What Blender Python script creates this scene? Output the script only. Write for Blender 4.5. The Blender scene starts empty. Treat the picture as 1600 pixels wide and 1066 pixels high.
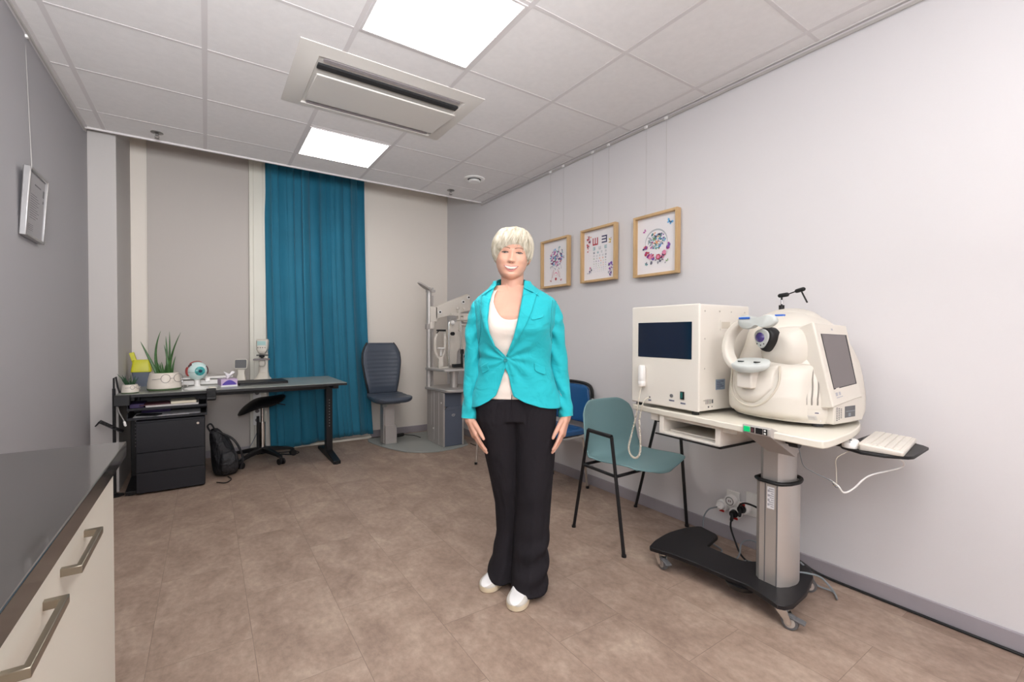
import bpy, math, random
import numpy as np
from mathutils import Vector, Matrix, noise
random.seed(7)
C = bpy.context.scene.collection
SC = bpy.context.scene
PI = math.pi

# ---------------------------------------------------------------- camera
YAW, PITCH, ROLL = .5942, -.0155, .0033
_F = Vector((math.sin(YAW)*math.cos(PITCH), math.cos(YAW)*math.cos(PITCH), math.sin(PITCH)))
_R = Vector((math.cos(YAW), -math.sin(YAW), 0)); _U = _R.cross(_F)
_R2 = _R*math.cos(ROLL)+_U*math.sin(ROLL); _U2 = -_R*math.sin(ROLL)+_U*math.cos(ROLL)
cam_data = bpy.data.cameras.new('camera')
cam_data.sensor_fit = 'HORIZONTAL'; cam_data.sensor_width = 36; cam_data.lens = 706.6374/1600*36
cam_data.clip_start = .02
cam = bpy.data.objects.new('camera', cam_data); C.objects.link(cam)
cam.matrix_world = Matrix.Translation((.5991, -4.028, 1.1991)) @ Matrix((_R2, _U2, -_F)).transposed().to_4x4()
SC.camera = cam

# ---------------------------------------------------------------- world, exposure
SC.view_settings.view_transform = 'Standard'; SC.view_settings.look = 'None'
SC.view_settings.gamma = 1; SC.view_settings.use_curve_mapping = False
SC.view_settings.exposure = 0.66
world = bpy.data.worlds.new('world'); SC.world = world; world.use_nodes = True
world.node_tree.nodes['Background'].inputs[0].default_value = (1, .97, .94, 1)
world.node_tree.nodes['Background'].inputs[1].default_value = .05
try:
    SC.cycles.use_denoising = True
    SC.cycles.max_bounces = 8; SC.cycles.diffuse_bounces = 5
    SC.cycles.sample_clamp_indirect = 6
except Exception: pass
PANEL_LIGHT = 8.8      # emission of the ceiling light panels
PANEL_COLOR = (1, .965, .915)

def area_light(name, loc, target, sx, sy, power, color):
    d = bpy.data.lights.new(name, 'AREA'); d.shape = 'RECTANGLE'; d.size = sx; d.size_y = sy; d.energy = power; d.color = color
    o = bpy.data.objects.new(name, d); C.objects.link(o); o.location = loc
    o.rotation_euler = (Vector(target)-Vector(loc)).to_track_quat('-Z', 'Y').to_euler()
    return o
area_light('added_side_fill', (.02, -5.4, 1.5), (3.1, -4.0, 1.3), 1.6, 1.5, 3, (.90, .93, 1))  # unseen cool fill, added to brighten the right wall; no window modelled
_d = bpy.data.lights.new('bounce_flash', 'SPOT'); _d.energy = 310; _d.color = (.97, .98, 1); _d.spot_size = math.radians(105); _d.spot_blend = 1; _d.shadow_soft_size = .25
_o = bpy.data.objects.new('bounce_flash', _d); C.objects.link(_o); _o.location = (.5, -4.7, 1.5); _o.rotation_euler = (Vector((.15, -2.5, 2.75))-_o.location).to_track_quat('-Z', 'Y').to_euler()
area_light('added_ceiling_fill', (.6, -5.3, 1.6), (.6, -5.2, 3.2), 1.0, 1.0, 85, (.97, .98, 1))  # unseen upward fill added behind the camera to lift ceiling and ambient light

# ---------------------------------------------------------------- materials
def lin(h):
    if isinstance(h, str):
        h = h.lstrip('#'); c = [int(h[i:i+2], 16)/255 for i in (0, 2, 4)]
        return tuple(x/12.92 if x <= .04045 else ((x+.055)/1.055)**2.4 for x in c)
    return h
MATS = {}
def mat(name, color, rough=.5, metal=0, spec=.5, var=0, vscale=8, bump=0, bscale=80, emit=None, estr=0, coat=0, alpha=1, trans=0, stretch=(1,1,1), sheen=0, vcol=None, sss=0):
    m = bpy.data.materials.new(name); m.use_nodes = True
    nt = m.node_tree; N = nt.nodes; L = nt.links; b = N['Principled BSDF']
    c = lin(color)
    b.inputs['Base Color'].default_value = (*c, 1)
    b.inputs['Roughness'].default_value = rough; b.inputs['Metallic'].default_value = metal
    b.inputs['Specular IOR Level'].default_value = spec
    b.inputs['Coat Weight'].default_value = coat
    b.inputs['Alpha'].default_value = alpha
    b.inputs['Transmission Weight'].default_value = trans
    if sss:
        b.inputs['Subsurface Weight'].default_value = sss; b.inputs['Subsurface Radius'].default_value = (1, .35, .2); b.inputs['Subsurface Scale'].default_value = .006
    if sheen: b.inputs['Sheen Weight'].default_value = sheen
    if var or bump:
        tc = N.new('ShaderNodeTexCoord'); mp = N.new('ShaderNodeMapping'); mp.inputs['Scale'].default_value = stretch
        L.new(tc.outputs['Object'], mp.inputs['Vector'])
    if var or vcol:
        n = N.new('ShaderNodeTexNoise'); n.inputs['Scale'].default_value = vscale; n.inputs['Detail'].default_value = 5
        L.new(mp.outputs[0], n.inputs['Vector'])
        r = N.new('ShaderNodeValToRGB'); r.color_ramp.elements[0].position = .3; r.color_ramp.elements[1].position = .7
        c2 = lin(vcol) if vcol else tuple(x*(1-var) for x in c)
        r.color_ramp.elements[0].color = (*c2, 1); r.color_ramp.elements[1].color = (*tuple(min(1, x*(1+var*.5)) for x in c), 1)
        L.new(n.outputs['Fac'], r.inputs[0]); L.new(r.outputs[0], b.inputs['Base Color'])
    if bump:
        n2 = N.new('ShaderNodeTexNoise'); n2.inputs['Scale'].default_value = bscale; n2.inputs['Detail'].default_value = 3
        L.new(mp.outputs[0], n2.inputs['Vector'])
        bp = N.new('ShaderNodeBump'); bp.inputs['Strength'].default_value = bump; bp.inputs['Distance'].default_value = .002
        L.new(n2.outputs['Fac'], bp.inputs['Height']); L.new(bp.outputs[0], b.inputs['Normal'])
    if emit:
        b.inputs['Emission Color'].default_value = (*lin(emit), 1); b.inputs['Emission Strength'].default_value = estr
    MATS[name] = m
    return m

M = {}
M['wall'] = mat('painted_wall_white', (.68, .665, .675), .75, bump=.12, bscale=220)
M['wall_left'] = mat('wall_left_shaded', (.37, .36, .375), .7, bump=.12, bscale=220)  # left wall's shade is put into this darker base colour
M['wall_back'] = mat('painted_wall_back', (.80, .745, .68), .75, bump=.12, bscale=220)
M['pier'] = mat('painted_pier', (.50, .475, .46), .75, bump=.12, bscale=220)
M['laminate'] = mat('white_laminate', (.50, .46, .43), .6)
M['post'] = mat('cream_post', (.72, .70, .62), .5)
M['base'] = mat('grey_baseboard', (.33, .305, .33), .5, var=.05)
M['tile'] = mat('ceiling_tile', (.79, .77, .765), .9, var=.03, vscale=30, bump=.5, bscale=420)
M['grid'] = mat('ceiling_grid', (.66, .63, .63), .55)
M['light'] = mat('light_diffuser', (.9, .9, .9), .6, emit=PANEL_COLOR, estr=PANEL_LIGHT)
M['ac'] = mat('cream_plastic', (.70, .67, .63), .45)
M['dark'] = mat('dark_slot', (.02, .02, .022), .6)
M['slot_grey'] = mat('slot_grey', (.20, .18, .185), .6)
M['acgrey'] = mat('air_slot_grey', (.33, .30, .31), .6)
M['black'] = mat('black_plastic', (.008, .008, .009), .45, spec=.4)
M['blackmetal'] = mat('black_metal', (.008, .0075, .009), .42, spec=.4)
M['anthracite'] = mat('anthracite_metal', (.012, .012, .016), .5, spec=.35)
M['chrome'] = mat('chrome', (.75, .74, .72), .18, 1)
M['dullchrome'] = mat('dull_chrome', (.28, .27, .26), .3, .9)
M['steel'] = mat('brushed_steel', (.60, .57, .54), .42, .7)
M['alu'] = mat('satin_aluminium', (.56, .54, .52), .45, .6)
M['alu_plain'] = mat('painted_aluminium', (.50, .47, .45), .45, .35)
M['bronze'] = mat('brushed_bronze_handle', (.33, .29, .23), .35, .9)
M['devwhite'] = mat('instrument_white', (.66, .62, .55), .42)
M['devgrey'] = mat('instrument_grey_beige', (.70, .655, .59), .4)
M['boxwhite'] = mat('box_cream', (.74, .70, .635), .4)
M['white'] = mat('white_plastic', (.84, .83, .81), .35)
M['cream'] = mat('cream_tabletop', (.74, .70, .61), .4)
M['rubber'] = mat('rubber_grey', (.12, .12, .125), .6)
M['screen'] = mat('dark_blue_screen', (.006, .014, .035), .12, spec=.6)
M['screengrey'] = mat('grey_screen', (.16, .14, .14), .35)
M['ventgrey'] = mat('vent_grey', (.24, .22, .19), .6)
M['silver'] = mat('silver_frame', (.42, .41, .41), .3, .9)
M['lcd'] = mat('pale_lcd', (.36, .56, .54), .3)
M['desktop'] = mat('grey_desktop', (.285, .295, .27), .28, var=.05, vscale=40)
M['curtain'] = mat('teal_curtain_fabric', (.010, .165, .27), .75, var=.12, vscale=3, bump=.3, bscale=500, sheen=.15)
M['navy'] = mat('navy_vinyl', (.062, .078, .108), .38, bump=.08, bscale=60)
M['navypanel'] = mat('navy_panel', (.10, .12, .165), .45)
M['greyplate'] = mat('grey_plate', (.30, .315, .30), .45)
M['counter'] = mat('dark_stone_counter', (.045, .040, .036), .10, spec=.6, var=.25, vscale=3, stretch=(6,1,1), coat=.3)
M['cabinet'] = mat('cabinet_front', (.72, .68, .60), .4)
M['greenplastic'] = mat('dusty_teal_plastic', (.19, .325, .34), .42)
M['blueplastic'] = mat('blue_vinyl', (.02, .10, .27), .22, bump=.6, bscale=18)
M['wood'] = mat('light_oak', (.60, .40, .20), .5, var=.18, vscale=12, stretch=(1, 1, .15))
M['paper'] = mat('white_paper', (.80, .78, .80), .6)
M['paperc'] = mat('cream_paper', (.72, .66, .52), .7)
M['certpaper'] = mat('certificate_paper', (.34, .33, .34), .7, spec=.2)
M['leaf'] = mat('aloe_green', (.035, .12, .022), .45, var=.4, vscale=25)
M['leafd'] = mat('dark_leaf', (.022, .07, .03), .45, var=.3, vscale=25)
M['ceramic'] = mat('cream_ceramic', (.74, .68, .60), .4)
M['moss'] = mat('green_glaze', (.07, .12, .05), .4)
M['soil'] = mat('soil', (.03, .022, .015), .9, var=.3, vscale=60)
M['yellow'] = mat('yellow_plastic', (.60, .58, .015), .4)
M['eyewhite'] = mat('eyeball_pale_blue', (.58, .74, .72), .35)
M['iris'] = mat('teal_iris', (.05, .36, .36), .25, var=.5, vscale=60)
M['pupil'] = mat('dark_pupil', (.02, .05, .09), .15)
M['red'] = mat('muscle_red', (.52, .07, .07), .45)
M['darkred'] = mat('dark_red', (.12, .04, .05), .5)
M['purple'] = mat('purple_print', (.10, .06, .38), .5)
M['darkpurple'] = mat('dark_purple', (.035, .018, .085), .6)
M['lilac'] = mat('lilac_card', (.55, .42, .60), .55)
M['tissue'] = mat('tissue_paper', (.86, .84, .86), .8)
M['cord'] = mat('beige_cord', (.60, .55, .46), .5)
M['cordgrey'] = mat('grey_cord', (.22, .25, .27), .5)
M['greenlamp'] = mat('green_switch', (.0, .30, .10), .3, emit=(.0, .8, .25), estr=.25)
M['redlamp'] = mat('red_switch', (.45, .01, .01), .35)
M['switchgreen'] = mat('dark_teal_rocker', (.02, .12, .11), .2)
M['labelblue'] = mat('blue_grey_label', (.26, .33, .42), .5)
M['labelwhite'] = mat('white_label', (.82, .82, .84), .5)
M['ink'] = mat('dark_ink', (.05, .05, .12), .6)
M['inkgrey'] = mat('grey_ink', (.42, .42, .45), .6)
M['lensglass'] = mat('violet_lens', (.05, .02, .22), .05, spec=.9, coat=1)
M['bluestrip'] = mat('blue_strip', (.03, .13, .55), .35)
M['padgrey'] = mat('pale_grey_pad', (.55, .58, .56), .45)
M['mag'] = mat('magenta_ink', (.40, .04, .30), .6); M['pink'] = mat('pink_ink', (.75, .25, .40), .6)
M['violet'] = mat('violet_ink', (.22, .10, .42), .6); M['skyink'] = mat('sky_blue_ink', (.15, .45, .75), .6)
M['tealink'] = mat('teal_ink', (.12, .35, .38), .6); M['orangeink'] = mat('orange_ink', (.75, .30, .12), .6)
M['redink'] = mat('red_ink', (.45, .05, .07), .6); M['greyink'] = mat('soft_grey_ink', (.45, .47, .50), .6)
M['greenink'] = mat('green_ink', (.20, .36, .16), .6); M['yellowink'] = mat('yellow_ink', (.65, .50, .08), .6)
M['backpack'] = mat('black_nylon', (.013, .013, .016), .6, bump=.6, bscale=25)
M['skin'] = mat('skin', (.71, .395, .285), .48, var=.07, vscale=18, bump=.1, bscale=300, sss=.12)
M['lips'] = mat('lips', (.58, .20, .18), .4)
M['mouthdark'] = mat('mouth_shadow', (.16, .05, .05), .6)
M['teeth'] = mat('teeth', (.70, .66, .59), .35)
M['hair'] = mat('pale_blonde_hair', (.66, .62, .52), .6, spec=.25, vcol=(.36, .31, .22), var=.10, vscale=70, stretch=(1, 1, .25), bump=.5, bscale=250)
M['brow'] = mat('brown_brow', (.17, .085, .05), .7)
M['eyedark'] = mat('eye_dark', (.035, .018, .012), .2)
M['sclera'] = mat('sclera', (.42, .38, .35), .3)
M['jacket'] = mat('turquoise_jacket_cloth', (.017, .49, .555), .75, spec=.3, var=.05, vscale=6, bump=.35, bscale=600, sheen=.1)
M['tank'] = mat('ivory_top', (.84, .74, .66), .75, bump=.2, bscale=300)
M['trouser'] = mat('charcoal_trouser_cloth', (.017, .015, .0185), .9, spec=.2, bump=.4, bscale=500)
M['shoe'] = mat('white_leather', (.80, .79, .79), .4)
M['shoegrey'] = mat('pale_grey_leather', (.60, .57, .52), .5)
M['sole'] = mat('cream_sole', (.70, .60, .43), .55)
M['button'] = mat('turquoise_button', (.01, .25, .28), .25)

def soft_folds(m, scale, dist, stretch=(1, 1, .55)):
    "cloth creases: a second, wide bump chained before the weave"
    nt = m.node_tree; N = nt.nodes; L = nt.links
    bp = [n for n in N if n.type == 'BUMP'][0]
    tc = N.new('ShaderNodeTexCoord'); mp = N.new('ShaderNodeMapping'); mp.inputs['Scale'].default_value = stretch
    n = N.new('ShaderNodeTexNoise'); n.inputs['Scale'].default_value = scale; n.inputs['Detail'].default_value = 2; n.inputs['Distortion'].default_value = 1.2
    b2 = N.new('ShaderNodeBump'); b2.inputs['Strength'].default_value = .8; b2.inputs['Distance'].default_value = dist
    L.new(tc.outputs['Object'], mp.inputs[0]); L.new(mp.outputs[0], n.inputs['Vector']); L.new(n.outputs['Fac'], b2.inputs['Height']); L.new(b2.outputs[0], bp.inputs['Normal'])
soft_folds(M['jacket'], 10, .012, (1, 1, 1.3)); soft_folds(M['trouser'], 9, .02, (1, 1, .4)); soft_folds(M['backpack'], 16, .03); soft_folds(M['curtain'], 6, .01, (1, 1, .1))
def floor_material():
    m = bpy.data.materials.new('stone_look_vinyl'); m.use_nodes = True
    nt = m.node_tree; N = nt.nodes; L = nt.links; b = N['Principled BSDF']
    tc = N.new('ShaderNodeTexCoord'); mp = N.new('ShaderNodeMapping')
    mp.inputs['Rotation'].default_value = (0, 0, -PI/2)
    # planks run along Y: rotate so that brick U = Y, brick rows across X
    mp.inputs['Location'].default_value = (.275, .085, 0)
    L.new(tc.outputs['Object'], mp.inputs['Vector'])
    br = N.new('ShaderNodeTexBrick'); br.offset = .5
    br.inputs['Scale'].default_value = 1; br.inputs['Brick Width'].default_value = .69; br.inputs['Row Height'].default_value = .329
    br.inputs['Mortar Size'].default_value = .0012; br.inputs['Mortar Smooth'].default_value = .3; br.inputs['Bias'].default_value = 0
    br.inputs['Color1'].default_value = (.0, .0, .0, 1); br.inputs['Color2'].default_value = (1, 1, 1, 1); br.inputs['Mortar'].default_value = (.5, .5, .5, 1)
    L.new(mp.outputs[0], br.inputs['Vector'])
    n1 = N.new('ShaderNodeTexNoise'); n1.inputs['Scale'].default_value = 5; n1.inputs['Detail'].default_value = 8; n1.inputs['Roughness'].default_value = .65; n1.inputs['Distortion'].default_value = .6
    mp2 = N.new('ShaderNodeMapping'); mp2.inputs['Scale'].default_value = (1, .7, 1)
    off = N.new('ShaderNodeVectorMath'); off.operation = 'MULTIPLY_ADD'; off.inputs[1].default_value = (3, 5, 0)
    L.new(br.outputs['Color'], off.inputs[0]); L.new(tc.outputs['Object'], off.inputs[2]); L.new(off.outputs[0], mp2.inputs[0]); L.new(mp2.outputs[0], n1.inputs['Vector'])
    r = N.new('ShaderNodeValToRGB'); e = r.color_ramp.elements
    e[0].position = .3; e[0].color = (.255, .180, .140, 1); e[1].position = .72; e[1].color = (.44, .34, .27, 1)
    x = e.new(.5); x.color = (.34, .248, .195, 1)
    L.new(n1.outputs['Fac'], r.inputs[0])
    n2 = N.new('ShaderNodeTexNoise'); n2.inputs['Scale'].default_value = 38; n2.inputs['Detail'].default_value = 5; n2.inputs['Roughness'].default_value = .7
    L.new(mp2.outputs[0], n2.inputs['Vector'])
    r2 = N.new('ShaderNodeValToRGB'); r2.color_ramp.elements[0].position = .35; r2.color_ramp.elements[0].color = (.84, .84, .84, 1); r2.color_ramp.elements[1].position = .65; r2.color_ramp.elements[1].color = (1.1, 1.1, 1.1, 1)
    L.new(n2.outputs['Fac'], r2.inputs[0])
    mx = N.new('ShaderNodeMix'); mx.data_type = 'RGBA'; mx.blend_type = 'MULTIPLY'; mx.inputs['Factor'].default_value = 1
    L.new(r.outputs[0], mx.inputs[6]); L.new(r2.outputs[0], mx.inputs[7])
    sc = N.new('ShaderNodeMath'); sc.operation = 'MULTIPLY_ADD'; sc.inputs[1].default_value = -.38; sc.inputs[2].default_value = 1
    L.new(br.outputs['Fac'], sc.inputs[0])
    mx2 = N.new('ShaderNodeMix'); mx2.data_type = 'RGBA'; mx2.blend_type = 'MULTIPLY'; mx2.inputs['Factor'].default_value = 1
    L.new(mx.outputs[2], mx2.inputs[6]); L.new(sc.outputs[0], mx2.inputs[7])
    L.new(mx2.outputs[2], b.inputs['Base Color'])
    b.inputs['Roughness'].default_value = .42; b.inputs['Specular IOR Level'].default_value = .35
    bp = N.new('ShaderNodeBump'); bp.inputs['Strength'].default_value = .15; bp.inputs['Distance'].default_value = .002
    L.new(n2.outputs['Fac'], bp.inputs['Height']); L.new(bp.outputs[0], b.inputs['Normal'])
    return m
M['floor'] = floor_material()

# ---------------------------------------------------------------- mesh builder
def V(*a): return Vector(a)
def frame_from(d):
    d = Vector(d).normalized()
    a = Vector((0, 0, 1)) if abs(d.z) < .95 else Vector((1, 0, 0))
    x = d.cross(a).normalized(); return x, x.cross(d).normalized(), d
def smooth_path(pts, n=8, closed=False):
    P = [Vector(p) for p in pts]; out = []
    m = len(P)
    for i in range(m if closed else m-1):
        p0 = P[(i-1) % m] if closed or i > 0 else P[0]*2-P[1]
        p1 = P[i]; p2 = P[(i+1) % m]
        p3 = P[(i+2) % m] if closed or i+2 < m else P[-1]*2-P[-2]
        for k in range(n):
            t = k/n
            out.append(.5*((2*p1)+(-p0+p2)*t+(2*p0-5*p1+4*p2-p3)*t*t+(-p0+3*p1-3*p2+p3)*t**3))
    if not closed: out.append(P[-1].copy())
    return out
def rrect(w, h, r, n=4, cx=0, cy=0):
    out = []
    r = min(r, w/2-1e-5, h/2-1e-5)
    for (sx, sy, a0) in ((1, 1, 0), (-1, 1, 90), (-1, -1, 180), (1, -1, 270)):
        for k in range(n+1):
            a = math.radians(a0+90*k/n)
            out.append((cx+sx*(w/2-r)+r*math.cos(a), cy+sy*(h/2-r)+r*math.sin(a)))
    return out
class MB:
    def __init__(s): s.v = []; s.f = []; s.m = []; s.mi = 0; s.T = Matrix.Identity(4)
    def mat(s, i): s.mi = i; return s
    def xf(s, m): s.T = m; return s
    def add(s, vs, fs):
        b = len(s.v); s.v += [tuple(s.T @ Vector(p)) for p in vs]
        for f in fs: s.f.append(tuple(b+i for i in f)); s.m.append(s.mi)
        return s
    def box(s, x0, x1, y0, y1, z0, z1, R=None, o=None):
        vs = [(x, y, z) for z in (z0, z1) for (x, y) in ((x0, y0), (x1, y0), (x1, y1), (x0, y1))]
        if R is not None:
            o = Vector(o or (0, 0, 0)); vs = [tuple(R @ (Vector(p)-o)+o) for p in vs]
        return s.add(vs, [(3, 2, 1, 0), (4, 5, 6, 7), (0, 1, 5, 4), (1, 2, 6, 5), (2, 3, 7, 6), (3, 0, 4, 7)])
    def bar(s, p0, p1, w, h, up=(0, 0, 1)):
        p0, p1 = Vector(p0), Vector(p1); d = (p1-p0).normalized(); x = d.cross(Vector(up)).normalized(); u = x.cross(d)
        vs = [tuple(p+x*a*w/2+u*b*h/2) for p in (p0, p1) for a, b in ((-1, -1), (1, -1), (1, 1), (-1, 1))]
        return s.add(vs, [(0, 1, 2, 3), (7, 6, 5, 4), (0, 4, 5, 1), (1, 5, 6, 2), (2, 6, 7, 3), (3, 7, 4, 0)])
    def rings(s, rs, cap=True, closed=False):
        n = len(rs[0]); vs = [p for r in rs for p in r]; fs = []
        m = len(rs)
        for i in range(m if closed else m-1):
            for j in range(n):
                a, b = i*n+j, i*n+(j+1) % n; c, d = ((i+1) % m)*n+(j+1) % n, ((i+1) % m)*n+j
                fs.append((a, b, c, d))
        if cap and not closed:
            fs.append(tuple(range(n-1, -1, -1))); fs.append(tuple((m-1)*n+j for j in range(n)))
        return s.add(vs, fs)
    def cyl(s, p0, p1, r0, r1=None, n=20):
        r1 = r0 if r1 is None else r1
        p0, p1 = Vector(p0), Vector(p1); x, y, d = frame_from(p1-p0)
        return s.rings([[tuple(p+(x*math.cos(2*PI*k/n)+y*math.sin(2*PI*k/n))*r) for k in range(n)] for p, r in ((p0, r0), (p1, r1))])
    def tube(s, pts, r, n=10, closed=False, flat=None, cap=True):
        P = [Vector(p) for p in pts]; m = len(P); rs = []
        x = None
        for i in range(m):
            a = P[(i-1) % m] if closed or i > 0 else P[0]; b = P[(i+1) % m] if closed or i < m-1 else P[-1]
            d = (b-a)
            if d.length < 1e-9: d = Vector((0, 0, 1))
            d.normalize()
            if x is None: x, y, _ = frame_from(d)
            x = (x-d*x.dot(d)).normalized(); y = d.cross(x)
            rr = r[i] if isinstance(r, (list, tuple)) else r
            rs.append([tuple(P[i]+x*math.cos(2*PI*k/n)*rr+y*math.sin(2*PI*k/n)*rr) for k in range(n)])
        return s.rings(rs, cap=cap, closed=closed)
    def lathe(s, prof, c=(0, 0, 0), n=32, axis=(0, 0, 1), cap=True):
        x, y, d = frame_from(axis); c = Vector(c)
        if abs(d.z) > .99: x, y = Vector((1, 0, 0)), Vector((0, 1, 0))
        return s.rings([[tuple(c+d*z+(x*math.cos(2*PI*k/n)+y*math.sin(2*PI*k/n))*max(r, 1e-5)) for k in range(n)] for r, z in prof], cap=cap)
    def prism(s, poly, z0, z1, M4=None):
        n = len(poly); vs = [(x, y, z) for z in (z0, z1) for x, y in poly]
        if M4 is not None: vs = [tuple(M4 @ Vector(p)) for p in vs]
        fs = [tuple(range(n-1, -1, -1)), tuple(range(n, 2*n))]+[(i, (i+1) % n, n+(i+1) % n, n+i) for i in range(n)]
        return s.add(vs, fs)
    def ball(s, c, r, n=20, m=12, R=None):
        if not isinstance(r, (tuple, list)): r = (r, r, r)
        c = Vector(c); rs = []
        for i in range(m+1):
            a = PI*(i/m); a = min(max(a, .02), PI-.02)
            ring = []
            for k in range(n):
                q = Vector((r[0]*math.sin(a)*math.cos(2*PI*k/n), r[1]*math.sin(a)*math.sin(2*PI*k/n), -r[2]*math.cos(a)))
                if R is not None: q = R @ q
                ring.append(tuple(c+q))
            rs.append(ring)
        return s.rings(rs)
    def capsule(s, p0, p1, r0, r1=None, n=14):
        r1 = r0 if r1 is None else r1
        p0, p1 = Vector(p0), Vector(p1); x, y, d = frame_from(p1-p0); rs = []
        for a in (-85, -60, -30, 0):
            a = math.radians(a); rs.append((p0+d*r0*math.sin(a), r0*math.cos(a)))
        for a in (0, 30, 60, 85):
            a = math.radians(a); rs.append((p1+d*r1*math.sin(a), r1*math.cos(a)))
        return s.rings([[tuple(p+(x*math.cos(2*PI*k/n)+y*math.sin(2*PI*k/n))*r) for k in range(n)] for p, r in rs])
    def grid(s, fn, nu, nv, closeu=False):
        vs = [tuple(fn(i/nu, j/nv)) for j in range(nv+1) for i in range(nu+(0 if closeu else 1))]
        w = nu if closeu else nu+1; fs = []
        for j in range(nv):
            for i in range(nu):
                a = j*w+i; b = j*w+(i+1) % w
                fs.append((a, b, b+w, a+w))
        return s.add(vs, fs)
    def build(s, name, mats, parent=None, bevel=0, seg=2, angle=35, solid=0, sub=0, offset=-1, smooth=True):
        me = bpy.data.meshes.new(name); me.from_pydata(s.v, [], s.f); me.update()
        if not isinstance(mats, (list, tuple)): mats = [mats]
        for m in mats: me.materials.append(M[m] if isinstance(m, str) else m)
        if len(mats) > 1: me.polygons.foreach_set('material_index', s.m)
        o = bpy.data.objects.new(name, me); C.objects.link(o)
        if parent is not None: o.parent = parent
        if smooth:
            me.polygons.foreach_set('use_smooth', [True]*len(me.polygons))
            if not sub: me.set_sharp_from_angle(angle=math.radians(angle))
        if solid:
            q = o.modifiers.new('solid', 'SOLIDIFY'); q.thickness = solid; q.offset = offset
        if bevel:
            q = o.modifiers.new('bevel', 'BEVEL'); q.width = bevel; q.segments = seg; q.limit_method = 'ANGLE'; q.angle_limit = math.radians(40); q.harden_normals = False
        if sub:
            q = o.modifiers.new('sub', 'SUBSURF'); q.levels = sub; q.render_levels = sub
        return o
def tag(o, label=None, cat=None, group=None, kind=None):
    if label: o['label'] = label
    if cat: o['category'] = cat
    if group: o['group'] = group
    if kind: o['kind'] = kind
    return o
def empty(name, loc=(0, 0, 0), rz=0, label=None, cat=None, group=None):
    o = bpy.data.objects.new(name, None); C.objects.link(o); o.location = loc; o.rotation_euler = (0, 0, rz); o.empty_display_size = .05
    return tag(o, label, cat, group)
def copy_tree(o, parent=None):
    kids = list(o.children)
    c = o.copy(); C.objects.link(c); c.parent = parent
    for k in kids: copy_tree(k, c)
    return c
def struct(name, mb, m, **k): return tag(mb.build(name, m, **k), kind='structure')

# ---------------------------------------------------------------- the room
XL, XR, YB, YF, H = -.111, 3.137, 1.20, -6.6, 2.654
CE = .33                      # far edge of the suspended ceiling
struct('floor', MB().box(XL-.1, XR+.1, YF-.1, YB+.3, -.1, 0), 'floor')
struct('wall_right', MB().box(XR, XR+.12, YF, YB+.3, 0, 3.1), 'wall')
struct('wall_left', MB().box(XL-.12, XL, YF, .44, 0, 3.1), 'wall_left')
struct('wall_back', MB().box(XL-.12, XR+.12, YB, YB+.12, 0, 3.1), 'wall_back')
struct('wall_front', MB().box(XL-.12, XR+.12, YF-.12, YF, 0, 3.1), 'wall')
struct('wall_left_pier', MB().box(XL-.12, .048, .44, YB, 0, 3.1), 'pier', bevel=.003)
struct('ceiling', MB().box(XL, XR, YF, CE, H, H+.06), 'tile')
struct('ceiling_recess', MB().box(XL-.1, XR+.1, CE, YB, 3.0, 3.1), 'wall_back')
# board beside the pier and the post beside the curtain
struct('wall_back_panel', MB().box(.165, .955, YB-.018, YB, 0, 3.0), 'laminate', bevel=.002)
g = MB(); g.box(.955, 1.10, YB-.05, YB, 0, 3.0); g.box(.99, 1.075, YB-.058, YB-.05, 0, 3.0)
struct('trim_1', g, 'post', bevel=.003)
# ceiling grid
g = MB()
xs = [.6*i for i in range(6)]
for x in xs: g.box(x-.012, x+.012, YF, CE, H-.002, H+.001)
for j in range(0, 12):
    y = -.6*j
    if y > YF: g.box(XL, XR, y-.009, y+.009, H-.0015, H+.001)
struct('trim_ceiling_grid', g, 'grid')
g = MB(); g.box(XL, XL+.024, YF, CE, H-.005, H); g.box(XL, XL+.010, YF, CE, H-.03, H-.005)
struct('trim_ceiling_left', g, 'grid')
g = MB(); g.box(XR-.022, XR, YF, CE, H-.005, H); g.box(XR-.009, XR, YF, CE, H-.026, H-.008)
struct('trim_ceiling_right', g, 'grid')
struct('trim_ceiling_edge', MB().box(XL, XR, CE-.012, CE+.004, H-.012, H+.07), 'grid')
# baseboards
struct('baseboard_right', MB().box(XR-.013, XR, YF, YB, 0, .078), 'base', bevel=.003)
struct('baseboard_back', MB().box(2.16, XR-.013, YB-.013, YB, 0, .078), 'base', bevel=.003)
struct('baseboard_left', MB().box(.165, .955, YB-.031, YB-.018, 0, .07), 'base', bevel=.003)
struct('trim_window_threshold', MB().box(1.10, 2.16, YB-.05, YB, 0, .025), 'post', bevel=.003)

# ---------------------------------------------------------------- ceiling things
def light_panel(x0, y1, label):
    t = empty('ceiling_light_panel', (x0+.3, y1-.3, H), 0, label, 'ceiling light', 'square ceiling light panels')
    g = MB()
    for a in ((-.288, .288, -.288, -.276), (-.288, .288, .276, .288), (-.288, -.276, -.276, .276), (.276, .288, -.276, .276)): g.box(*a, -.006, 0)
    g.build('frame', 'grid', t)
    MB().box(-.276, .276, -.276, .276, -.004, 0).build('diffuser', 'light', t)
    return t
light_panel(1.2, 0, 'lit square ceiling panel nearest the curtain, beyond the air conditioner')
light_panel(1.2, -1.8, 'large lit square ceiling panel nearest the camera at the top of the photo')
light_panel(1.2, -3.6, 'lit square ceiling panel above the camera')
light_panel(1.2, -5.4, 'lit square ceiling panel at the front end of the room')

t = empty('air_conditioner', (1.515, -1.235, H), 0, 'cream ceiling cassette air conditioner between the two light panels', 'air conditioner')
W2, D2 = .525, .355
g = MB()
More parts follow.
